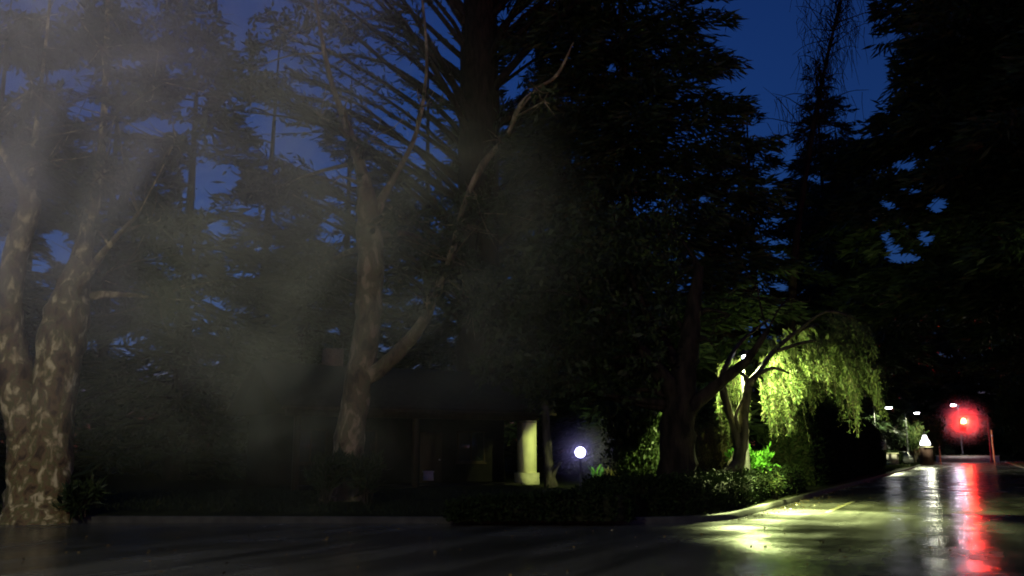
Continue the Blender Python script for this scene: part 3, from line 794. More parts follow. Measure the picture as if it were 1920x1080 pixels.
# ------------------------------------------------------------------ hedges, shrubs, plants
def hedge(name, label, path, w_, h0, h1, n, seed, leaf=(0.09, 0.05), mat='leaf_hedge', group=None):
    """path: list of (x, y, scale); a dense core of twigs with leaves all over its outside."""
    rng = np.random.default_rng(seed)
    p = spline(np.array(path, float), 6)
    t = thing(name, label, 'hedge', (p[0][0], p[0][1], 0.12), group)
    tan = np.gradient(p[:, :2], axis=0); tan /= np.linalg.norm(tan, axis=1)[:, None]
    nr = np.stack([tan[:, 1], -tan[:, 0]], 1)
    core, lb = Buf(), Buf()
    prof = np.array([(-0.5, 0.0), (-0.52, 0.5), (-0.44, 0.9), (-0.2, 0.99), (0.2, 0.99), (0.44, 0.9), (0.52, 0.5), (0.5, 0.0)])
    hh = np.interp(np.arange(len(p)), [0, len(p) - 1], [h0, h1]) * p[:, 2]
    k = len(prof)
    v = []
    for i in range(len(p)):
        bump_ = 1 + rng.normal(0, 0.03, k)
        for j in range(k):
            o = prof[j][0] * w_ * 0.9 * bump_[j]; z = prof[j][1] * hh[i] * 0.94 * (1 + rng.normal(0, 0.015))
            v.append((p[i][0] + nr[i][0] * o, p[i][1] + nr[i][1] * o, 0.1 + z))
    q = [(i * k + j, i * k + j + 1, (i + 1) * k + j + 1, (i + 1) * k + j) for i in range(len(p) - 1) for j in range(k - 1)]
    core.add(v, q)
    core.ngon(v[:k]); core.ngon(v[-k:])
    core.build('stems', M['hedge_core'], t)
    a = rng.random(n) * (len(p) - 1); i0 = a.astype(int); fr = (a - i0)[:, None]
    c2 = p[i0, :2] * (1 - fr) + p[np.minimum(i0 + 1, len(p) - 1), :2] * fr
    h_ = hh[i0]
    u = rng.random(n) * (k - 1); j0 = u.astype(int); fu = u - j0
    po = prof[j0] * (1 - fu)[:, None] + prof[np.minimum(j0 + 1, k - 1)] * fu[:, None]
    wob = 1 + 0.06 * np.sin(a * 3.1) + 0.06 * np.sin(a * 7.3 + 1) + rng.normal(0, 0.07, n)
    c = np.zeros((n, 3))
    c[:, :2] = c2 + nr[i0] * (po[:, 0] * w_ * wob)[:, None]
    c[:, 2] = 0.1 + po[:, 1] * h_ * wob + rng.normal(0, 0.02, n)
    ne = n // 14                                               # leaves over both end faces
    for e_, sg_ in ((0, -1), (len(p) - 1, 1)):
        oo = rng.uniform(-0.5, 0.5, ne) * w_; zz = rng.random(ne) * hh[e_]
        c[(0 if e_ == 0 else ne):(ne if e_ == 0 else 2 * ne)] = np.stack([p[e_][0] + nr[e_][0] * oo + tan[e_][0] * sg_ * rng.normal(0.06, 0.08, ne), p[e_][1] + nr[e_][1] * oo + tan[e_][1] * sg_ * rng.normal(0.06, 0.08, ne), 0.1 + zz], 1)
    d = rng.normal(0, 0.7, (n, 3)); d[:, :2] += nr[i0] * po[:, :1] * 1.5; d[:, 2] += 0.5
    lb.leaves(c, d, leaf[0] * rng.uniform(0.6, 1.6, n), leaf[1] * rng.uniform(0.7, 1.3, n), rng)
    lb.build('foliage', M[mat], t)
    return t

cpt = [road_xy(s, T_LEFT - 0.75) for s in (44, 38, 33, 28, 25, 22.5)]
arc = [corner_c + 2.4 * np.array([math.cos(a), math.sin(a)]) for a in np.linspace(math.atan2(RN[1], RN[0]) - 0.35, -1.75, 4)]
side = [P(px, 990, 19.2)[:2] for px in (1150, 1060, 960, 860)]
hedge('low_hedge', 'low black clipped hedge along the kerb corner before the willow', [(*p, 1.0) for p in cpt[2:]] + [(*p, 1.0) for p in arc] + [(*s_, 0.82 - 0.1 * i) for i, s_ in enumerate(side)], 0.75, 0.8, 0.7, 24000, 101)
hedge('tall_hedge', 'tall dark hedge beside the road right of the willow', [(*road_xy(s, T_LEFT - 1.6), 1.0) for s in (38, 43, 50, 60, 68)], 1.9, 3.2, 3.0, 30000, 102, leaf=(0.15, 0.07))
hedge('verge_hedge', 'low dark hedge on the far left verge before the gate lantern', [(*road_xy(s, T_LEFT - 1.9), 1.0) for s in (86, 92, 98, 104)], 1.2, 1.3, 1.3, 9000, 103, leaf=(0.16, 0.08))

def shrub(name, label, px, py, Y, r, n, leaf, mat, seed, h=1.0, stems=10, up=0.4):
    rng = np.random.default_rng(seed)
    c = P(px, py, Y)
    base = np.array([c[0], c[1], 0.14])
    t = thing(name, label, 'shrub', base)
    tb, lb = Buf(), Buf()
    for _ in range(stems):
        a = rng.uniform(0, 2 * math.pi); rr = r * rng.uniform(0.3, 0.95)
        e = np.array([c[0] + rr * math.cos(a), c[1] + rr * math.sin(a), 0.14 + (c[2] - 0.14) * 1.0 + h * r * rng.uniform(-0.5, 0.6)])
        pts = spline(np.array([base + rng.normal(0, 0.06, 3) * [1, 1, 0], (base + e) / 2 + [0, 0, 0.12 * r], e]), 4)
        tb.tube(pts, np.linspace(0.022, 0.006, len(pts)), 5, cap=False)
        m_ = n // stems
        s = rng.uniform(0.35, 1.0, m_)
        q = np.stack([np.interp(s, np.linspace(0, 1, len(pts)), pts[:, k]) for k in range(3)], 1) + rng.normal(0, 0.12 * r, (m_, 3))
        q[:, 2] = np.maximum(q[:, 2], 0.18)
        d = rng.normal(0, 0.6, (m_, 3)) + (e - base) * 0.5; d[:, 2] += up
        lb.leaves(q, d, leaf[0] * rng.uniform(0.6, 1.5, m_), leaf[1] * rng.uniform(0.7, 1.3, m_), rng)
    tb.build('stems', M['bark_willow'], t)
    lb.build('foliage', M[mat], t)
    return t
shrub('leafy_shrub', 'bright green leafy shrub at the foot of the willow', 1408, 868, 27.6, 0.75, 1500, (0.17, 0.075), 'leaf_bright', 111, h=0.7)
shrub('twiggy_shrub', 'tangled dry shrub left of the willow trunk', 1330, 825, 32, 1.05, 3600, (0.2, 0.02), 'leaf_dry', 112, h=1.0, stems=34)
shrub('dense_shrub', 'tall dense dark shrub between the black trunk and globe lamp', 1190, 800, 28.4, 1.2, 8500, (0.15, 0.075), 'leaf_dark', 113, h=1.75, stems=46)  # garden shrub made tall and dense to keep lamp light off the house
shrub('fern_clump', 'dark fern clump at the left of the leaning trunk base', 612, 872, 23.6, 0.55, 900, (0.3, 0.05), 'leaf_dark', 130, h=0.8, stems=18)
shrub('fern_clump', 'dark fern clump at the right of the leaning trunk base', 690, 876, 23.4, 0.5, 800, (0.3, 0.05), 'leaf_dark', 131, h=0.8, stems=18)
shrub('fern_clump', 'dark fern clump right of the forked mottled tree', 150, 935, 19.6, 0.45, 800, (0.26, 0.05), 'leaf_dark', 132, h=0.8, stems=18)
shrub('garden_plant', 'small pale broad-leaved plant right of the globe lamp', 1118, 888, 31.5, 0.24, 60, (0.26, 0.12), 'leaf_bright', 114, h=0.8)
shrub('garden_plant', 'small dry plant second right of the globe lamp', 1145, 888, 31.0, 0.26, 140, (0.22, 0.05), 'leaf_dry', 115, h=0.8)
shrub('garden_plant', 'low dry plant beside the fallen branch', 1180, 890, 30.5, 0.3, 150, (0.2, 0.04), 'leaf_dry', 116, h=0.6)
shrub('leafy_shrub', 'yellowish leaves hanging over the hedge below the willow', 1450, 905, 26.5, 0.35, 220, (0.14, 0.05), 'leaf_willow', 117, h=1.2, up=-0.6)
shrub('roadside_bush', 'dim green bush on the right verge at picture edge', 1925, 760, 62.0, 2.6, 5200, (0.3, 0.12), 'leaf_dark', 118, h=1.0, stems=40)
xy = road_xy(92, T_LEFT - 3.5)
for i, (px, py, Y, r, l_) in enumerate([(1712, 800, 108, 1.7, 'far lit drooping bush behind the parked car'), (1745, 800, 118, 1.9, 'far lit bush behind the gate lantern'), (1630, 850, 76, 1.3, 'dark bush at the far end of the tall hedge')]):
    shrub('verge_bush', l_, px, py, Y, r, 1500, (0.45, 0.1), 'leaf_willow' if i < 2 else 'leaf_hedge', 120 + i, h=1.1, stems=22, up=-0.7)

# fallen branch leaning among the plants
fb = Buf(); rng = np.random.default_rng(5)
fb.tube(spline(np.array([P(1178, 893, 31), P(1190, 880, 30.9), P(1215, 866, 30.8)]), 5), np.linspace(0.045, 0.02, 11), 6, 0.08, rng)
fb.tube(np.array([P(1172, 889, 31), P(1195, 888, 30.9), P(1228, 886, 30.7)]), [0.03, 0.03, 0.015], 5, 0.08, rng)
o = fb.build('fallen_branch', M['bark_plane'], origin=P(1190, 890, 31)); tag(o, 'pale fallen branch lying right of the globe lamp', 'branch')

# grass on the verges
rng = np.random.default_rng(8)
gb = Buf()
gx, gy = [], []
def in_left(x, y):
    t_ = x * RN[0] + y * RN[1]
    base_y = OUT_L[6][1] + (x - OUT_L[6][0]) * side_dir[1] / side_dir[0]
    return (t_ < T_LEFT - 0.3) & (y > base_y + 0.25)
X = rng.uniform(-16, 14, 60000); Y_ = rng.uniform(16, 32, 60000)
near = np.exp(-(Y_ - 18) / 6); kk = (rng.random(60000) < near) & in_left(X, Y_) & (np.hypot(X - corner_c[0], Y_ - corner_c[1]) > 0)
X, Y_ = X[kk], Y_[kk]
s_ = rng.uniform(60, 130, 9000); tt = rng.uniform(T_LEFT - 1.6, T_LEFT - 0.2, 9000)
fx, fy = RD[0] * s_ + RN[0] * tt, RD[1] * s_ + RN[1] * tt
c = np.stack([np.concatenate([X, fx]), np.concatenate([Y_, fy])], 1)
c = np.concatenate([c, np.array([[lawn_h(a, b_) - 0.03] for a, b_ in c])], 1)
d = rng.normal(0, 0.45, c.shape); d[:, 2] = 1
gb.leaves(c, d, np.concatenate([rng.uniform(0.08, 0.2, len(X)), rng.uniform(0.12, 0.3, len(fx))]), np.concatenate([np.full(len(X), 0.014), np.full(len(fx), 0.05)]), rng)
tag(gb.build('grass', M['grass']), 'short wet grass on the verges behind the kerbs', 'grass', kind='stuff')

rng = np.random.default_rng(9)
nl = 320
lx = rng.uniform(-9, 9, nl); ly = 8.5 + 10 * rng.random(nl) ** 1.5
s2 = rng.uniform(20, 45, 500); t2 = T_LEFT + 0.05 + rng.exponential(0.4, 500)
lc = np.stack([np.concatenate([lx, RD[0] * s2 + RN[0] * t2]), np.concatenate([ly, RD[1] * s2 + RN[1] * t2]), np.full(nl + 500, 0.012)], 1)
lt = lc[:, 0] * RN[0] + lc[:, 1] * RN[1]
base_y = OUT_L[6][1] + (lc[:, 0] - OUT_L[6][0]) * side_dir[1] / side_dir[0]
lc = lc[((lc[:, 1] < base_y - 0.2) | (lt > T_LEFT + 0.04)) & ~((lc[:, 0] < -6) & (lc[:, 1] < 8))]
ld = rng.normal(0, 1, lc.shape); ld[:, 2] = rng.uniform(0, 0.12, len(lc))
lfb = Buf().leaves(lc, ld, rng.uniform(0.03, 0.08, len(lc)), rng.uniform(0.02, 0.04, len(lc)), rng)
M['litter'] = leaf_mat('wet fallen leaves', ((0.05, 0.035, 0.012), (0.16, 0.11, 0.04)), rough=0.25, trans=0)
tag(lfb.build('leaf_litter', M['litter']), 'wet fallen leaves scattered over the road', 'leaves', kind='stuff')

# ------------------------------------------------------------------ house with porch
HY = 36.0
pier = P(990, 905, HY)
hz = 0.2
house = thing('house', 'dark low house with a porch and one lit corner pier', 'house', (pier[0], pier[1], hz))
RZ = math.radians(30)
ex = np.array([math.cos(RZ), math.sin(RZ)]); ey = np.array([-math.sin(RZ), math.cos(RZ)])
def H(a, b_, z):            # house coordinates: a to the right, b back, origin at the lit pier
    q = pier[:2] + ex * a + ey * b_
    return np.array([q[0], q[1], hz + z])
def hbox(name, a, b_, z0, sa, sb, sz, mat, parent=house, top=1.0):
    return Buf().box(H(a, b_, z0 + sz / 2), (sa, sb, sz), RZ, top).build(name, M[mat], parent)
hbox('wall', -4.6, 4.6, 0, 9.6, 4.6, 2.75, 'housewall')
def pier_part(a, lab=None):
    o = hbox('pier', a, 0.1, 0.5, 0.44, 0.8, 1.95, 'cream')
    k = hbox('plinth', a, 0.1, 0, 0.6, 0.96, 0.5, 'plinth', o)
    k2 = hbox('cap', a, 0.1, 2.45, 0.46, 0.82, 0.1, 'plinth', o)
    if lab: o['label'] = lab
    return o
pier_part(0, 'cream porch pier lit yellow-green')
for a in (-4.9, -9.4): hbox('post', a, 0, 0, 0.2, 0.2, 2.56, 'wood')
# porch beam, soffit and pitched roof with a gable end
hbox('beam', -4.7, 0, 2.55, 10.2, 0.34, 0.3, 'wood')
rf = Buf()
e0, e1, rz_, ov = -10.2, 0.8, 4.6, -0.75
A = [H(e0, ov, 2.8), H(e1, ov, 2.8), H(e1, 3.4, rz_), H(e0, 3.4, rz_), H(e0, 7.6, 2.8), H(e1, 7.6, 2.8)]
up = np.array([0, 0, 0.14])
v = np.array(A + [p + up for p in A])
rf.add(v, [(0, 1, 2, 3), (3, 2, 5, 4), (7, 6, 9, 8), (8, 9, 10, 11), (0, 6, 7, 1), (4, 5, 11, 10), (1, 7, 8, 2), (2, 8, 11, 5), (0, 3, 9, 6), (3, 4, 10, 9)])
ro = rf.build('roof', M['roof'], house)
hbox('chimney', -7.0, 3.6, 4.2, 0.7, 0.6, 1.2, 'brick', ro)
hbox('gutter', -4.7, -0.84, 2.74, 11.0, 0.12, 0.1, 'wood', ro)
for a in (e0 + 0.25, e1 - 0.25):
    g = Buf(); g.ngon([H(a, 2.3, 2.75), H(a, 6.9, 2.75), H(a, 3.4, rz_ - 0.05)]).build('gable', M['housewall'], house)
dr = hbox('door', -3.2, 2.27, 0.05, 0.95, 0.07, 2.05, 'wood')
Buf().lathe(H(-2.85, 2.2, 1.0), [(0.02, -0.03), (0.045, 0), (0.02, 0.03)], 10).build('handle', M['galv'], dr)
for a in (-6.2, -1.4, -8.2):
    wn = hbox('window', a, 2.27, 0.95, 1.15, 0.06, 1.15, 'glass')
    fr = Buf()
    for da, zz, sa, sz in ((0, 1.03 - 0.11, 1.27, 0.06), (0, 2.13, 1.27, 0.06), (-0.605, 1.525, 0.06, 1.15), (0.605, 1.525, 0.06, 1.15), (0, 1.525, 0.04, 1.14)):
        fr.box(H(a + da, 2.235, zz), (sa, 0.1, sz), RZ)
    fr.build('frame', M['wood'], wn)
    hbox('sill', a, 2.2, 0.82, 1.35, 0.16, 0.06, 'wood', wn)
hbox('step', -4.6, 1.1, 0, 9.4, 2.3, 0.1, 'housewall')
# pale box standing by the porch
o = Buf().box(P(803, 893, 33), (0.34, 0.3, 0.3), 0.3, 0.9).box(P(803, 884.5, 33), (0.37, 0.33, 0.05), 0.3).build('storage_box', M['stone'], origin=P(803, 893, 33))
tag(o, 'small pale lidded box on the ground before the dark house', 'box')

# ------------------------------------------------------------------ lamps
def add_light(name, loc, power, colr, parent, kind='POINT', radius=0.12, size=150, blend=0.5, rot=(0, 0, 0)):
    l = bpy.data.lights.new(name, kind)
    l.energy = power; l.color = colr; l.shadow_soft_size = radius
    if kind == 'SPOT':
        l.spot_size = math.radians(size); l.spot_blend = blend
    o = bpy.data.objects.new(name, l); col.objects.link(o)
    o.parent = parent
    o.location = Vector(loc) - Vector(parent.location)
    o.rotation_euler = rot
    return o

def street_lamp(label, head, pole_xy, mat, power, colr, size=158, scale=1.0, group='street lamps', ground=0.12, lens_w=0.5, tilt=None, blend=0.15):
    """Steel pole, curved arm, flat LED head with a lens underneath."""
    head = np.asarray(head, float)
    t = thing('street_lamp', label, 'street lamp', (*pole_xy, ground), group)
    top = head[2] + 0.05
    pb = Buf()
    pb.lathe((*pole_xy, ground), [(0.13, 0), (0.13, 0.6), (0.085, 0.65), (0.06, top - ground - 0.25), (0.055, top - ground)], 10)
    pb.build('pole', M['metal'], t, smooth=False)
    d = head[:2] - np.asarray(pole_xy); L = np.linalg.norm(d); d = d / (L + 1e-9)
    a = spline(np.array([[*pole_xy, top - 0.08], [*(np.asarray(pole_xy) + d * L * 0.5), top + 0.12], [*head[:2], top + 0.06]]), 5)
    Buf().tube(a, 0.035, 7).build('arm', M['metal'], t, smooth=True)
    rz = math.atan2(d[1], d[0])
    hb = Buf().box((head[0], head[1], head[2] + 0.08), (0.7 * scale, 0.3 * scale, 0.1), rz, 0.7).box((head[0], head[1], head[2] + 0.02), (0.72 * scale, 0.32 * scale, 0.03), rz)
    ho = hb.build('lamp_head', M['metal'], t)
    a_ = np.linspace(0, 2 * math.pi, 12, endpoint=False)
    lb_ = Buf()                                            # shallow glass bowl below the head
    rings = [(1.0, 0.0), (0.92, -0.05), (0.6, -0.1), (0.15, -0.12)]
    ca, sa = math.cos(rz), math.sin(rz)
    pts = []
    for k_, z in rings:
        x, y = lens_w * 0.6 * scale * k_ * np.cos(a_), lens_w * 0.26 * scale * k_ * np.sin(a_)
        pts.append(np.stack([head[0] + x * ca - y * sa, head[1] + x * sa + y * ca, np.full(12, head[2] + z * scale)], 1))
    k_ = np.arange(12); k1 = (k_ + 1) % 12
    q = np.concatenate([np.stack([i * 12 + k_, (i + 1) * 12 + k_, (i + 1) * 12 + k1, i * 12 + k1], 1) for i in range(3)])
    lb_.add(np.concatenate(pts), q); lb_.ngon(pts[-1])
    lb_.build('lens', M[mat], ho)
    add_light('lamp_light', (head[0], head[1], head[2] - 0.2 * scale), power, colr, t, 'SPOT', 0.12, size, blend, tilt or (0, 0, 0))
    return t

YG = (0.86, 1.0, 0.32)
hd = P(1398, 667, 26.0)
street_lamp('bright street lamp glowing beside the willow trunk', hd, hd[:2] + np.array([-0.03, 0.3]), 'em_led', 6200, YG, size=137, lens_w=0.34, blend=0.04, tilt=Vector((0.5, 0.75, -1.0)).to_track_quat('-Z', 'Y').to_euler())
lamp_main = bpy.data.objects['street_lamp']
aim = Vector((*road_xy(22.6, -3.7), 0)) - Vector(hd)
add_light('road_beam', hd - np.array([0, 0, 0.22]), 46000, (0.86, 1.0, 0.38), lamp_main, 'SPOT', 0.25, 63, 1.0, aim.to_track_quat('-Z', 'Y').to_euler())
# its twin stands on the left outside the picture and lights the pale trunks and the mist
hd2 = np.array([-9.0, 0.5, 9.5])
street_lamp('street lamp standing left of the forked mottled tree, out of the picture', hd2, hd2[:2] + np.array([-1.6, -0.3]), 'em_led', 4800, (0.98, 0.92, 0.66), size=172, lens_w=0.34, tilt=(math.radians(35), 0, 0))
far = [
    (1666, 764, 80, 1.0, 4000, 'leftmost of the far white street lamps, above the white board'),
    (1719, 774, 104, 1.0, 4000, 'far street lamp between the white board and gate lantern'),
    (1787, 759, 139.8, 1.5, 1200, 'tall far street lamp just above left of the red signal'),
    (1783, 793, 205, 1.5, 900, 'tiny far street lamp close left of the red signal'),
    (1660, 791, 160, 0.8, 500, 'tiny far street lamp below the leftmost far one'),
    (1887, 793, 190, 0.8, 500, 'tiny far street lamp right of the red signal')]
for px, py, Y, k, pw, l_ in far:
    hd = P(px, py, Y)
    street_lamp(l_, hd, hd[:2] + np.array([-1.2, 0.4]) if px < 1780 else hd[:2] + np.array([1.0, 0.4]), 'em_tall' if py == 759 else 'em_far', pw, (0.95, 1.0, 0.6) if px < 1780 else (1.0, 0.95, 0.8), scale=k * 1.1, lens_w=0.45)

# globe lamp on a short post in the garden
g = P(1088, 848, 31.0)
gl = thing('globe_lamp', 'glowing white globe lamp on a short garden post', 'lamp', (g[0], g[1], 0.15))
Buf().lathe((g[0], g[1], 0.15), [(0.1, 0), (0.1, 0.08), (0.045, 0.12), (0.04, g[2] - 0.4), (0.08, g[2] - 0.36)], 12).build('post', M['metal'], gl)
an = np.linspace(-math.pi / 2 + 0.1, math.pi / 2, 14)
Buf().lathe(g, [(max(0.002, 0.18 * math.cos(a)), 0.18 * math.sin(a)) for a in an], 24).build('globe', M['em_globe'], gl, smooth=True)

# gate pier with a lit lantern on it
lp = P(1738, 872, 100.0)
gp = thing('gate_pier', 'dark brick gate pier under the glowing white lantern', 'gate pier', (lp[0], lp[1], 0.1))
Buf().box((lp[0], lp[1], 0.1 + 0.95), (1.0, 1.0, 1.9), 0.3).build('pier', M['brick'], gp)
Buf().box((lp[0], lp[1], 2.06), (1.2, 1.2, 0.12), 0.3, 0.9).build('cap', M['plinth'], gp)
ln = thing('lantern', 'glowing white lantern with pointed top on the gate pier', 'lamp', (lp[0], lp[1], 2.12))
Buf().lathe((lp[0], lp[1], 2.12), [(0.18, 0), (0.5, 0.1), (0.46, 0.14)], 8).build('base', M['metal'], ln)
Buf().lathe((lp[0], lp[1], 2.262), [(0.48, 0), (0.55, 0.08), (0.5, 0.36), (0.3, 0.7), (0.18, 1.1)], 12).build('lantern_glass', M['em_lantern'], ln)
Buf().lathe((lp[0], lp[1], 3.37), [(0.22, 0), (0.14, 0.1), (0.05, 0.18), (0.09, 0.28), (0.02, 0.36)], 8).build('finial', M['metal'], ln)
add_light('lantern_light', (lp[0], lp[1] - 1.0, 2.9), 160, (1.0, 1.0, 0.72), ln, 'POINT', 0.3)

# red traffic signal on a mast arm
SY = 132.0
sg = P(1805, 790, SY); mp_ = P(1858, 848, SY)
ts = thing('traffic_signal', 'traffic signal on a mast arm glowing red at the junction', 'traffic light', (mp_[0], mp_[1], 0.0))
Buf().lathe((mp_[0], mp_[1], 0), [(0.28, 0), (0.28, 0.3), (0.16, 0.4), (0.12, sg[2] + 0.9)], 12).build('pole', M['metal'], ts)
Buf().tube(np.array([[mp_[0], mp_[1], sg[2] + 0.7], [(mp_[0] + sg[0]) / 2, mp_[1], sg[2] + 0.95], [sg[0] - 0.3, mp_[1], sg[2] + 1.0]]), [0.09, 0.08, 0.06], 8).build('mast_arm', M['metal'], ts, smooth=True)
hs = Buf().box((sg[0], SY + 0.05, sg[2] - 0.45), (0.5, 0.35, 1.5)).build('signal_head', M['metal'], ts)
Buf().box((sg[0], SY + 0.24, sg[2] - 0.45), (0.9, 0.03, 1.9)).build('backboard', M['metal'], hs)
def disc(name, z, mat, r=0.24):
    a = np.linspace(0, 2 * math.pi, 18, endpoint=False)
    rings = [np.stack([sg[0] + k * r * np.cos(a), np.full(18, SY - 0.14 - dy), z + k * r * np.sin(a)], 1) for k, dy in ((1, 0), (0.8, 0.05), (0.3, 0.08))]
    k = np.arange(18); k1 = (k + 1) % 18
    b_ = Buf().add(np.concatenate(rings), np.concatenate([np.stack([i * 18 + k, i * 18 + k1, (i + 1) * 18 + k1, (i + 1) * 18 + k], 1) for i in range(2)]))
    b_.ngon(rings[-1]); o = b_.build(name, M[mat], hs)
    vz = Buf()
    hb_ = np.linspace(math.radians(-20), math.radians(200), 12)
    q1 = np.stack([sg[0] + (r + .03) * np.cos(hb_), np.full(12, SY - 0.12), z + (r + .03) * np.sin(hb_)], 1)
    q2 = q1 + np.array([0, -0.28, -0.02])
    vz.add(np.concatenate([q1, q2]), [(i, i + 1, 13 + i, 12 + i) for i in range(11)]); vz.build('visor', M['metal'], hs)
    return o
disc('red_lens', sg[2], 'em_red', 0.42); add_light('signal_light', (sg[0], SY - 0.6, sg[2]), 4200, (1.0, 0.008, 0.006), ts, 'POINT', 0.2); disc('amber_lens', sg[2] - 0.5, 'glass'); disc('green_lens', sg[2] - 1.0, 'glass')

# low wall of the traffic island across the far end, posts on it
WYF = 139.0
wa, wb_ = P(1757, 858, WYF), P(1872, 858, WYF)
mid = (wa + wb_) / 2
wl = Buf().box((mid[0], WYF, 0.45), (wb_[0] - wa[0], 0.5, 0.9))
o = wl.build('low_wall', M['stone'], origin=(mid[0], WYF, 0)); tag(o, 'low pale wall across the far end of the road below the red signal', 'wall')
k = Buf().box((mid[0], WYF, 0.96), (wb_[0] - wa[0] + 0.2, 0.62, 0.12)).build('coping', M['plinth'], o)
for px, py0, Y, l_ in ((1763, 832, 136, 'short orange post at the left end of the far low wall'), (1864, 806, 136.5, 'taller orange post right of the red signal')):
    q = P(px, 858, Y); h_ = P(px, py0, Y)[2]
    t = thing('marker_post', l_, 'post', (q[0], q[1], 0))
    Buf().lathe((q[0], q[1], 0), [(0.16, 0), (0.16, 0.1), (0.11, 0.14), (0.11, h_ - 0.1), (0.05, h_)], 10).build('post', M['orange'], t)
    Buf().lathe((q[0], q[1], h_ * 0.8), [(0.113, 0), (0.113, 0.2)], 10).build('band', M['white'], t)

# little reflector post on the right verge, its glow added
q = road_xy(86, T_RIGHT + 0.9)
t = thing('glowing_reflector', 'tiny amber reflector post on the right verge with added glow', 'lamp', (q[0], q[1], 0.12))
Buf().lathe((q[0], q[1], 0.12), [(0.07, 0), (0.05, 0.05), (0.05, 0.36)], 8).build('post', M['metal'], t)
Buf().lathe((q[0], q[1], 0.48), [(0.07, 0), (0.1, 0.05), (0.08, 0.16), (0.03, 0.2)], 8).build('glass', M['em_amber'], t)

# white board on posts, and the stub wall beside it
q = P(1655, 834, 75.0)
t = thing('notice_board', 'blank white board on two posts below the leftmost far lamp', 'sign', (q[0], q[1], 0.12))
Buf().box(q, (0.62, 0.05, 0.8), 0.2).build('panel', M['white'], t)
for s in (-0.24, 0.24):
    Buf().lathe((q[0] + s, q[1] + 0.06 + s * 0.2, 0.12), [(0.035, 0), (0.035, q[2] + 0.2)], 6).build('post', M['metal'], t)
q = P(1673, 862, 79.0)
t = thing('wall_pier', 'stubby pale wall pier right of the white board', 'wall', (q[0], q[1], 0.12))
Buf().box((q[0], q[1], 0.12 + 0.6), (0.85, 0.6, 1.2), 0.2).build('pier', M['stone'], t)
Buf().box((q[0], q[1], 1.38), (1.0, 0.75, 0.12), 0.2, 0.9).build('cap', M['plinth'], t)

# garage with two lit slot windows behind
q = P(1650, 860, 118.0)
t = thing('garage', 'dark far garage with two small lit slot windows', 'garage', (q[0], q[1], 0.12))
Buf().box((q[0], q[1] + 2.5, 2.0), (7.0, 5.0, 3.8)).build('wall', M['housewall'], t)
gv = np.array([(-3.8, -0.4, 3.9), (3.8, -0.4, 3.9), (3.8, 5.4, 3.9), (-3.8, 5.4, 3.9), (-3.8, 2.5, 5.2), (3.8, 2.5, 5.2)]) + np.array([q[0], q[1], 0.0])
Buf().add(gv, [(0, 1, 5, 4), (2, 3, 4, 5), (3, 2, 1, 0)]).ngon(gv[[0, 4, 3]]).ngon(gv[[1, 2, 5]]).build('roof', M['roof'], t)
for px in (1658, 1668):
    c_ = P(px, 816, 118.0)
    wn = Buf().box((c_[0], q[1] - 0.03, c_[2]), (0.6, 0.05, 0.2)).build('window', M['em_window'], t)
    Buf().box((c_[0], q[1] - 0.04, c_[2] - 0.14), (0.7, 0.1, 0.06)).build('sill', M['white'], wn)

# parked car between board and gate lantern
cq = P(1704, 862, 90.0)
car = thing('parked_car', 'grey car parked nose-on left of the gate lantern', 'car', (cq[0], cq[1], 0.12))
prof = np.array([(-2.1, 0.35), (-2.15, 0.7), (-1.95, 0.9), (-1.0, 1.0), (-0.45, 1.42), (0.9, 1.46), (1.7, 1.02), (2.1, 0.95), (2.15, 0.5), (2.05, 0.32)])
def car_pt(a, wv, z):       # a runs from nose (-) to tail (+); nose towards the viewer
    an_ = math.radians(12)
    return (cq[0] + wv * math.cos(an_) + a * math.sin(an_), cq[1] - wv * math.sin(an_) + a * math.cos(an_) + 2, 0.12 + z)
bb = Buf()
ys = [(-0.86, 0.94), (-0.7, 1.0), (0.7, 1.0), (0.86, 0.94)]
rings = []
for wv, sc_ in ys:
    rings.append([car_pt(a * sc_, wv * (1.0 if z < 1.05 else 0.84), 0.32 + (z - 0.32) * (sc_ if z > 0.9 else 1)) for a, z in prof])
v = np.array(rings).reshape(-1, 3); kp = len(prof)
bb.add(v, [(i * kp + j, i * kp + (j + 1) % kp, (i + 1) * kp + (j + 1) % kp, (i + 1) * kp + j) for i in range(3) for j in range(kp)])
bb.ngon(v[:kp]); bb.ngon(v[-kp:][::-1])
bo = bb.build('body', M['carpaint'], car)
ws = Buf().add([car_pt(-1.0, -0.62, 1.04), car_pt(-1.0, 0.62, 1.04), car_pt(-0.5, 0.55, 1.40), car_pt(-0.5, -0.55, 1.40)], [(0, 1, 2, 3)])
ws.v[0] = ws.v[0] + np.array([0, -0.03, 0.02], np.float32)
ws.build('windscreen', M['glass'], bo)
for s in (-1, 1):
    Buf().box(car_pt(-2.08, 0.6 * s, 0.72), (0.34, 0.1, 0.15), -0.2).build('headlight', M['white'], car)
    Buf().box(car_pt(-0.75, 0.93 * s, 1.05), (0.18, 0.08, 0.12), -0.2).build('mirror', M['carpaint'], car)
    for a in (-1.35, 1.35):
        cc = np.array(car_pt(a, 0.78 * s, 0.32))
        ax = np.array([math.cos(math.radians(12)), -math.sin(math.radians(12)), 0])
        wo = Buf().tube(np.array([cc - ax * 0.1, cc + ax * 0.1]), [0.32, 0.32], 16).build('wheel', M['rubber'], car)
        Buf().tube(np.array([cc - ax * 0.105, cc + ax * 0.105]), [0.19, 0.19], 12).build('rim', M['galv'], wo)

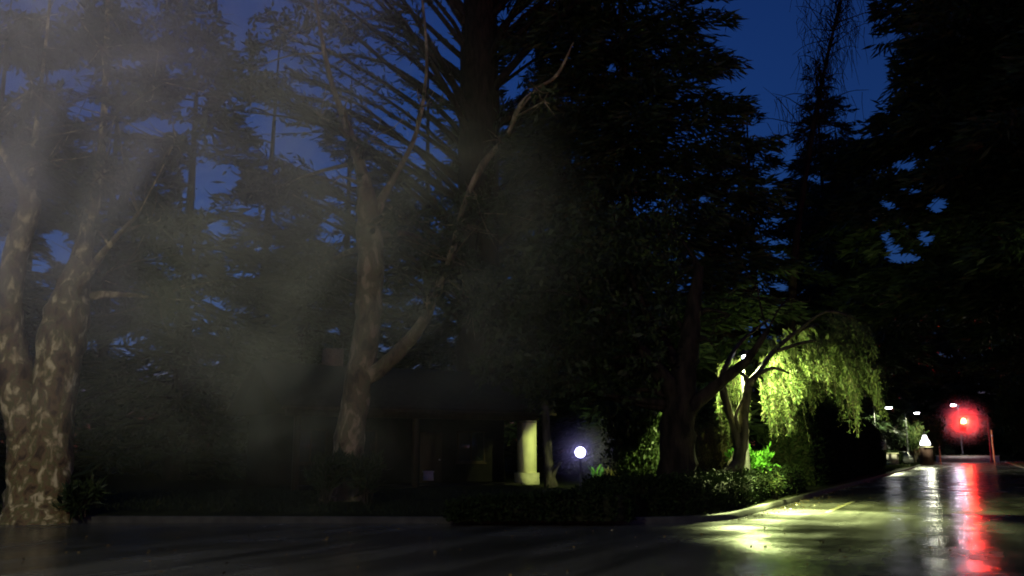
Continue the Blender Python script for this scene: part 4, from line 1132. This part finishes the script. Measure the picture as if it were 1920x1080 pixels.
# ------------------------------------------------------------------ drifting mist, and added halos round two lamps
def mist(name, label, loc, radii, dens, colr=(0.9, 0.92, 0.95), nscale=0.0, lo=0.35, hi=0.7, power=1.0, aniso=0.0):
    an = np.linspace(-math.pi / 2 + 0.01, math.pi / 2 - 0.01, 14)
    o = Buf().lathe((0, 0, 0), [(math.cos(a), math.sin(a)) for a in an], 24)
    m, n, b_ = new_mat(name + ' volume')
    n.nodes.remove(b_)
    pv = n.nodes.new('ShaderNodeVolumePrincipled')
    pv.inputs['Color'].default_value = (*colr, 1)
    pv.inputs['Anisotropy'].default_value = aniso
    tc_ = n.nodes.new('ShaderNodeTexCoord')
    ln_ = n.nodes.new('ShaderNodeVectorMath'); ln_.operation = 'LENGTH'
    n.links.new(tc_.outputs['Object'], ln_.inputs[0])
    mr = n.nodes.new('ShaderNodeMapRange'); mr.interpolation_type = 'SMOOTHSTEP'
    mr.inputs['From Min'].default_value = 1.0; mr.inputs['From Max'].default_value = 0.0
    mr.inputs['To Min'].default_value = 0.0; mr.inputs['To Max'].default_value = dens
    n.links.new(ln_.outputs['Value'], mr.inputs['Value'])
    src = mr.outputs['Result']
    if power != 1.0:
        mr.inputs['To Max'].default_value = 1.0
        pw = n.nodes.new('ShaderNodeMath'); pw.operation = 'POWER'; pw.inputs[1].default_value = power
        n.links.new(src, pw.inputs[0])
        sc2 = n.nodes.new('ShaderNodeMath'); sc2.operation = 'MULTIPLY'; sc2.inputs[1].default_value = dens
        n.links.new(pw.outputs[0], sc2.inputs[0]); src = sc2.outputs[0]
    if nscale:
        nz = n.nodes.new('ShaderNodeTexNoise'); nz.inputs['Scale'].default_value = nscale; nz.inputs['Detail'].default_value = 4
        nz.inputs['Distortion'].default_value = 1.4
        n.links.new(tc_.outputs['Object'], nz.inputs['Vector'])
        r2 = n.nodes.new('ShaderNodeMapRange')
        r2.inputs['From Min'].default_value = lo; r2.inputs['From Max'].default_value = hi
        n.links.new(nz.outputs['Fac'], r2.inputs['Value'])
        mu = n.nodes.new('ShaderNodeMath'); mu.operation = 'MULTIPLY'
        n.links.new(src, mu.inputs[0]); n.links.new(r2.outputs['Result'], mu.inputs[1])
        src = mu.outputs[0]
    n.links.new(src, pv.inputs['Density'])
    n.links.new(pv.outputs['Volume'], n.nodes['Material Output'].inputs['Volume'])
    ob = o.build(name, m)
    ob.location = tuple(loc); ob.scale = radii
    return tag(ob, label, 'mist', kind='stuff')
mist('mist', 'pale mist drifting high before the forked tree on the left', (-6.2, 11, 6.8), (6.0, 5.5, 6.0), 0.27, colr=(0.84, 0.84, 1.0), nscale=2.4, lo=0.43, hi=0.6)
mist('mist', 'low pale plume of mist before the leaning trunk', (-2.9, 11.5, 4.0), (4.7, 5.0, 4.0), 0.14, colr=(0.86, 0.95, 0.74), nscale=2.4, lo=0.43, hi=0.62)
mist('mist', 'added halo volume glowing around the garden globe lamp', g, (1.8, 1.8, 1.8), 0.2, colr=(0.7, 0.66, 1.0), power=2.0)  # added volume standing in for lens bloom round the globe
mist('mist', 'added halo volume glowing red around the traffic signal', sg, (6.2, 4.0, 5.4), 1.0, power=4.0)  # added volume that imitates the red lens bloom of the signal
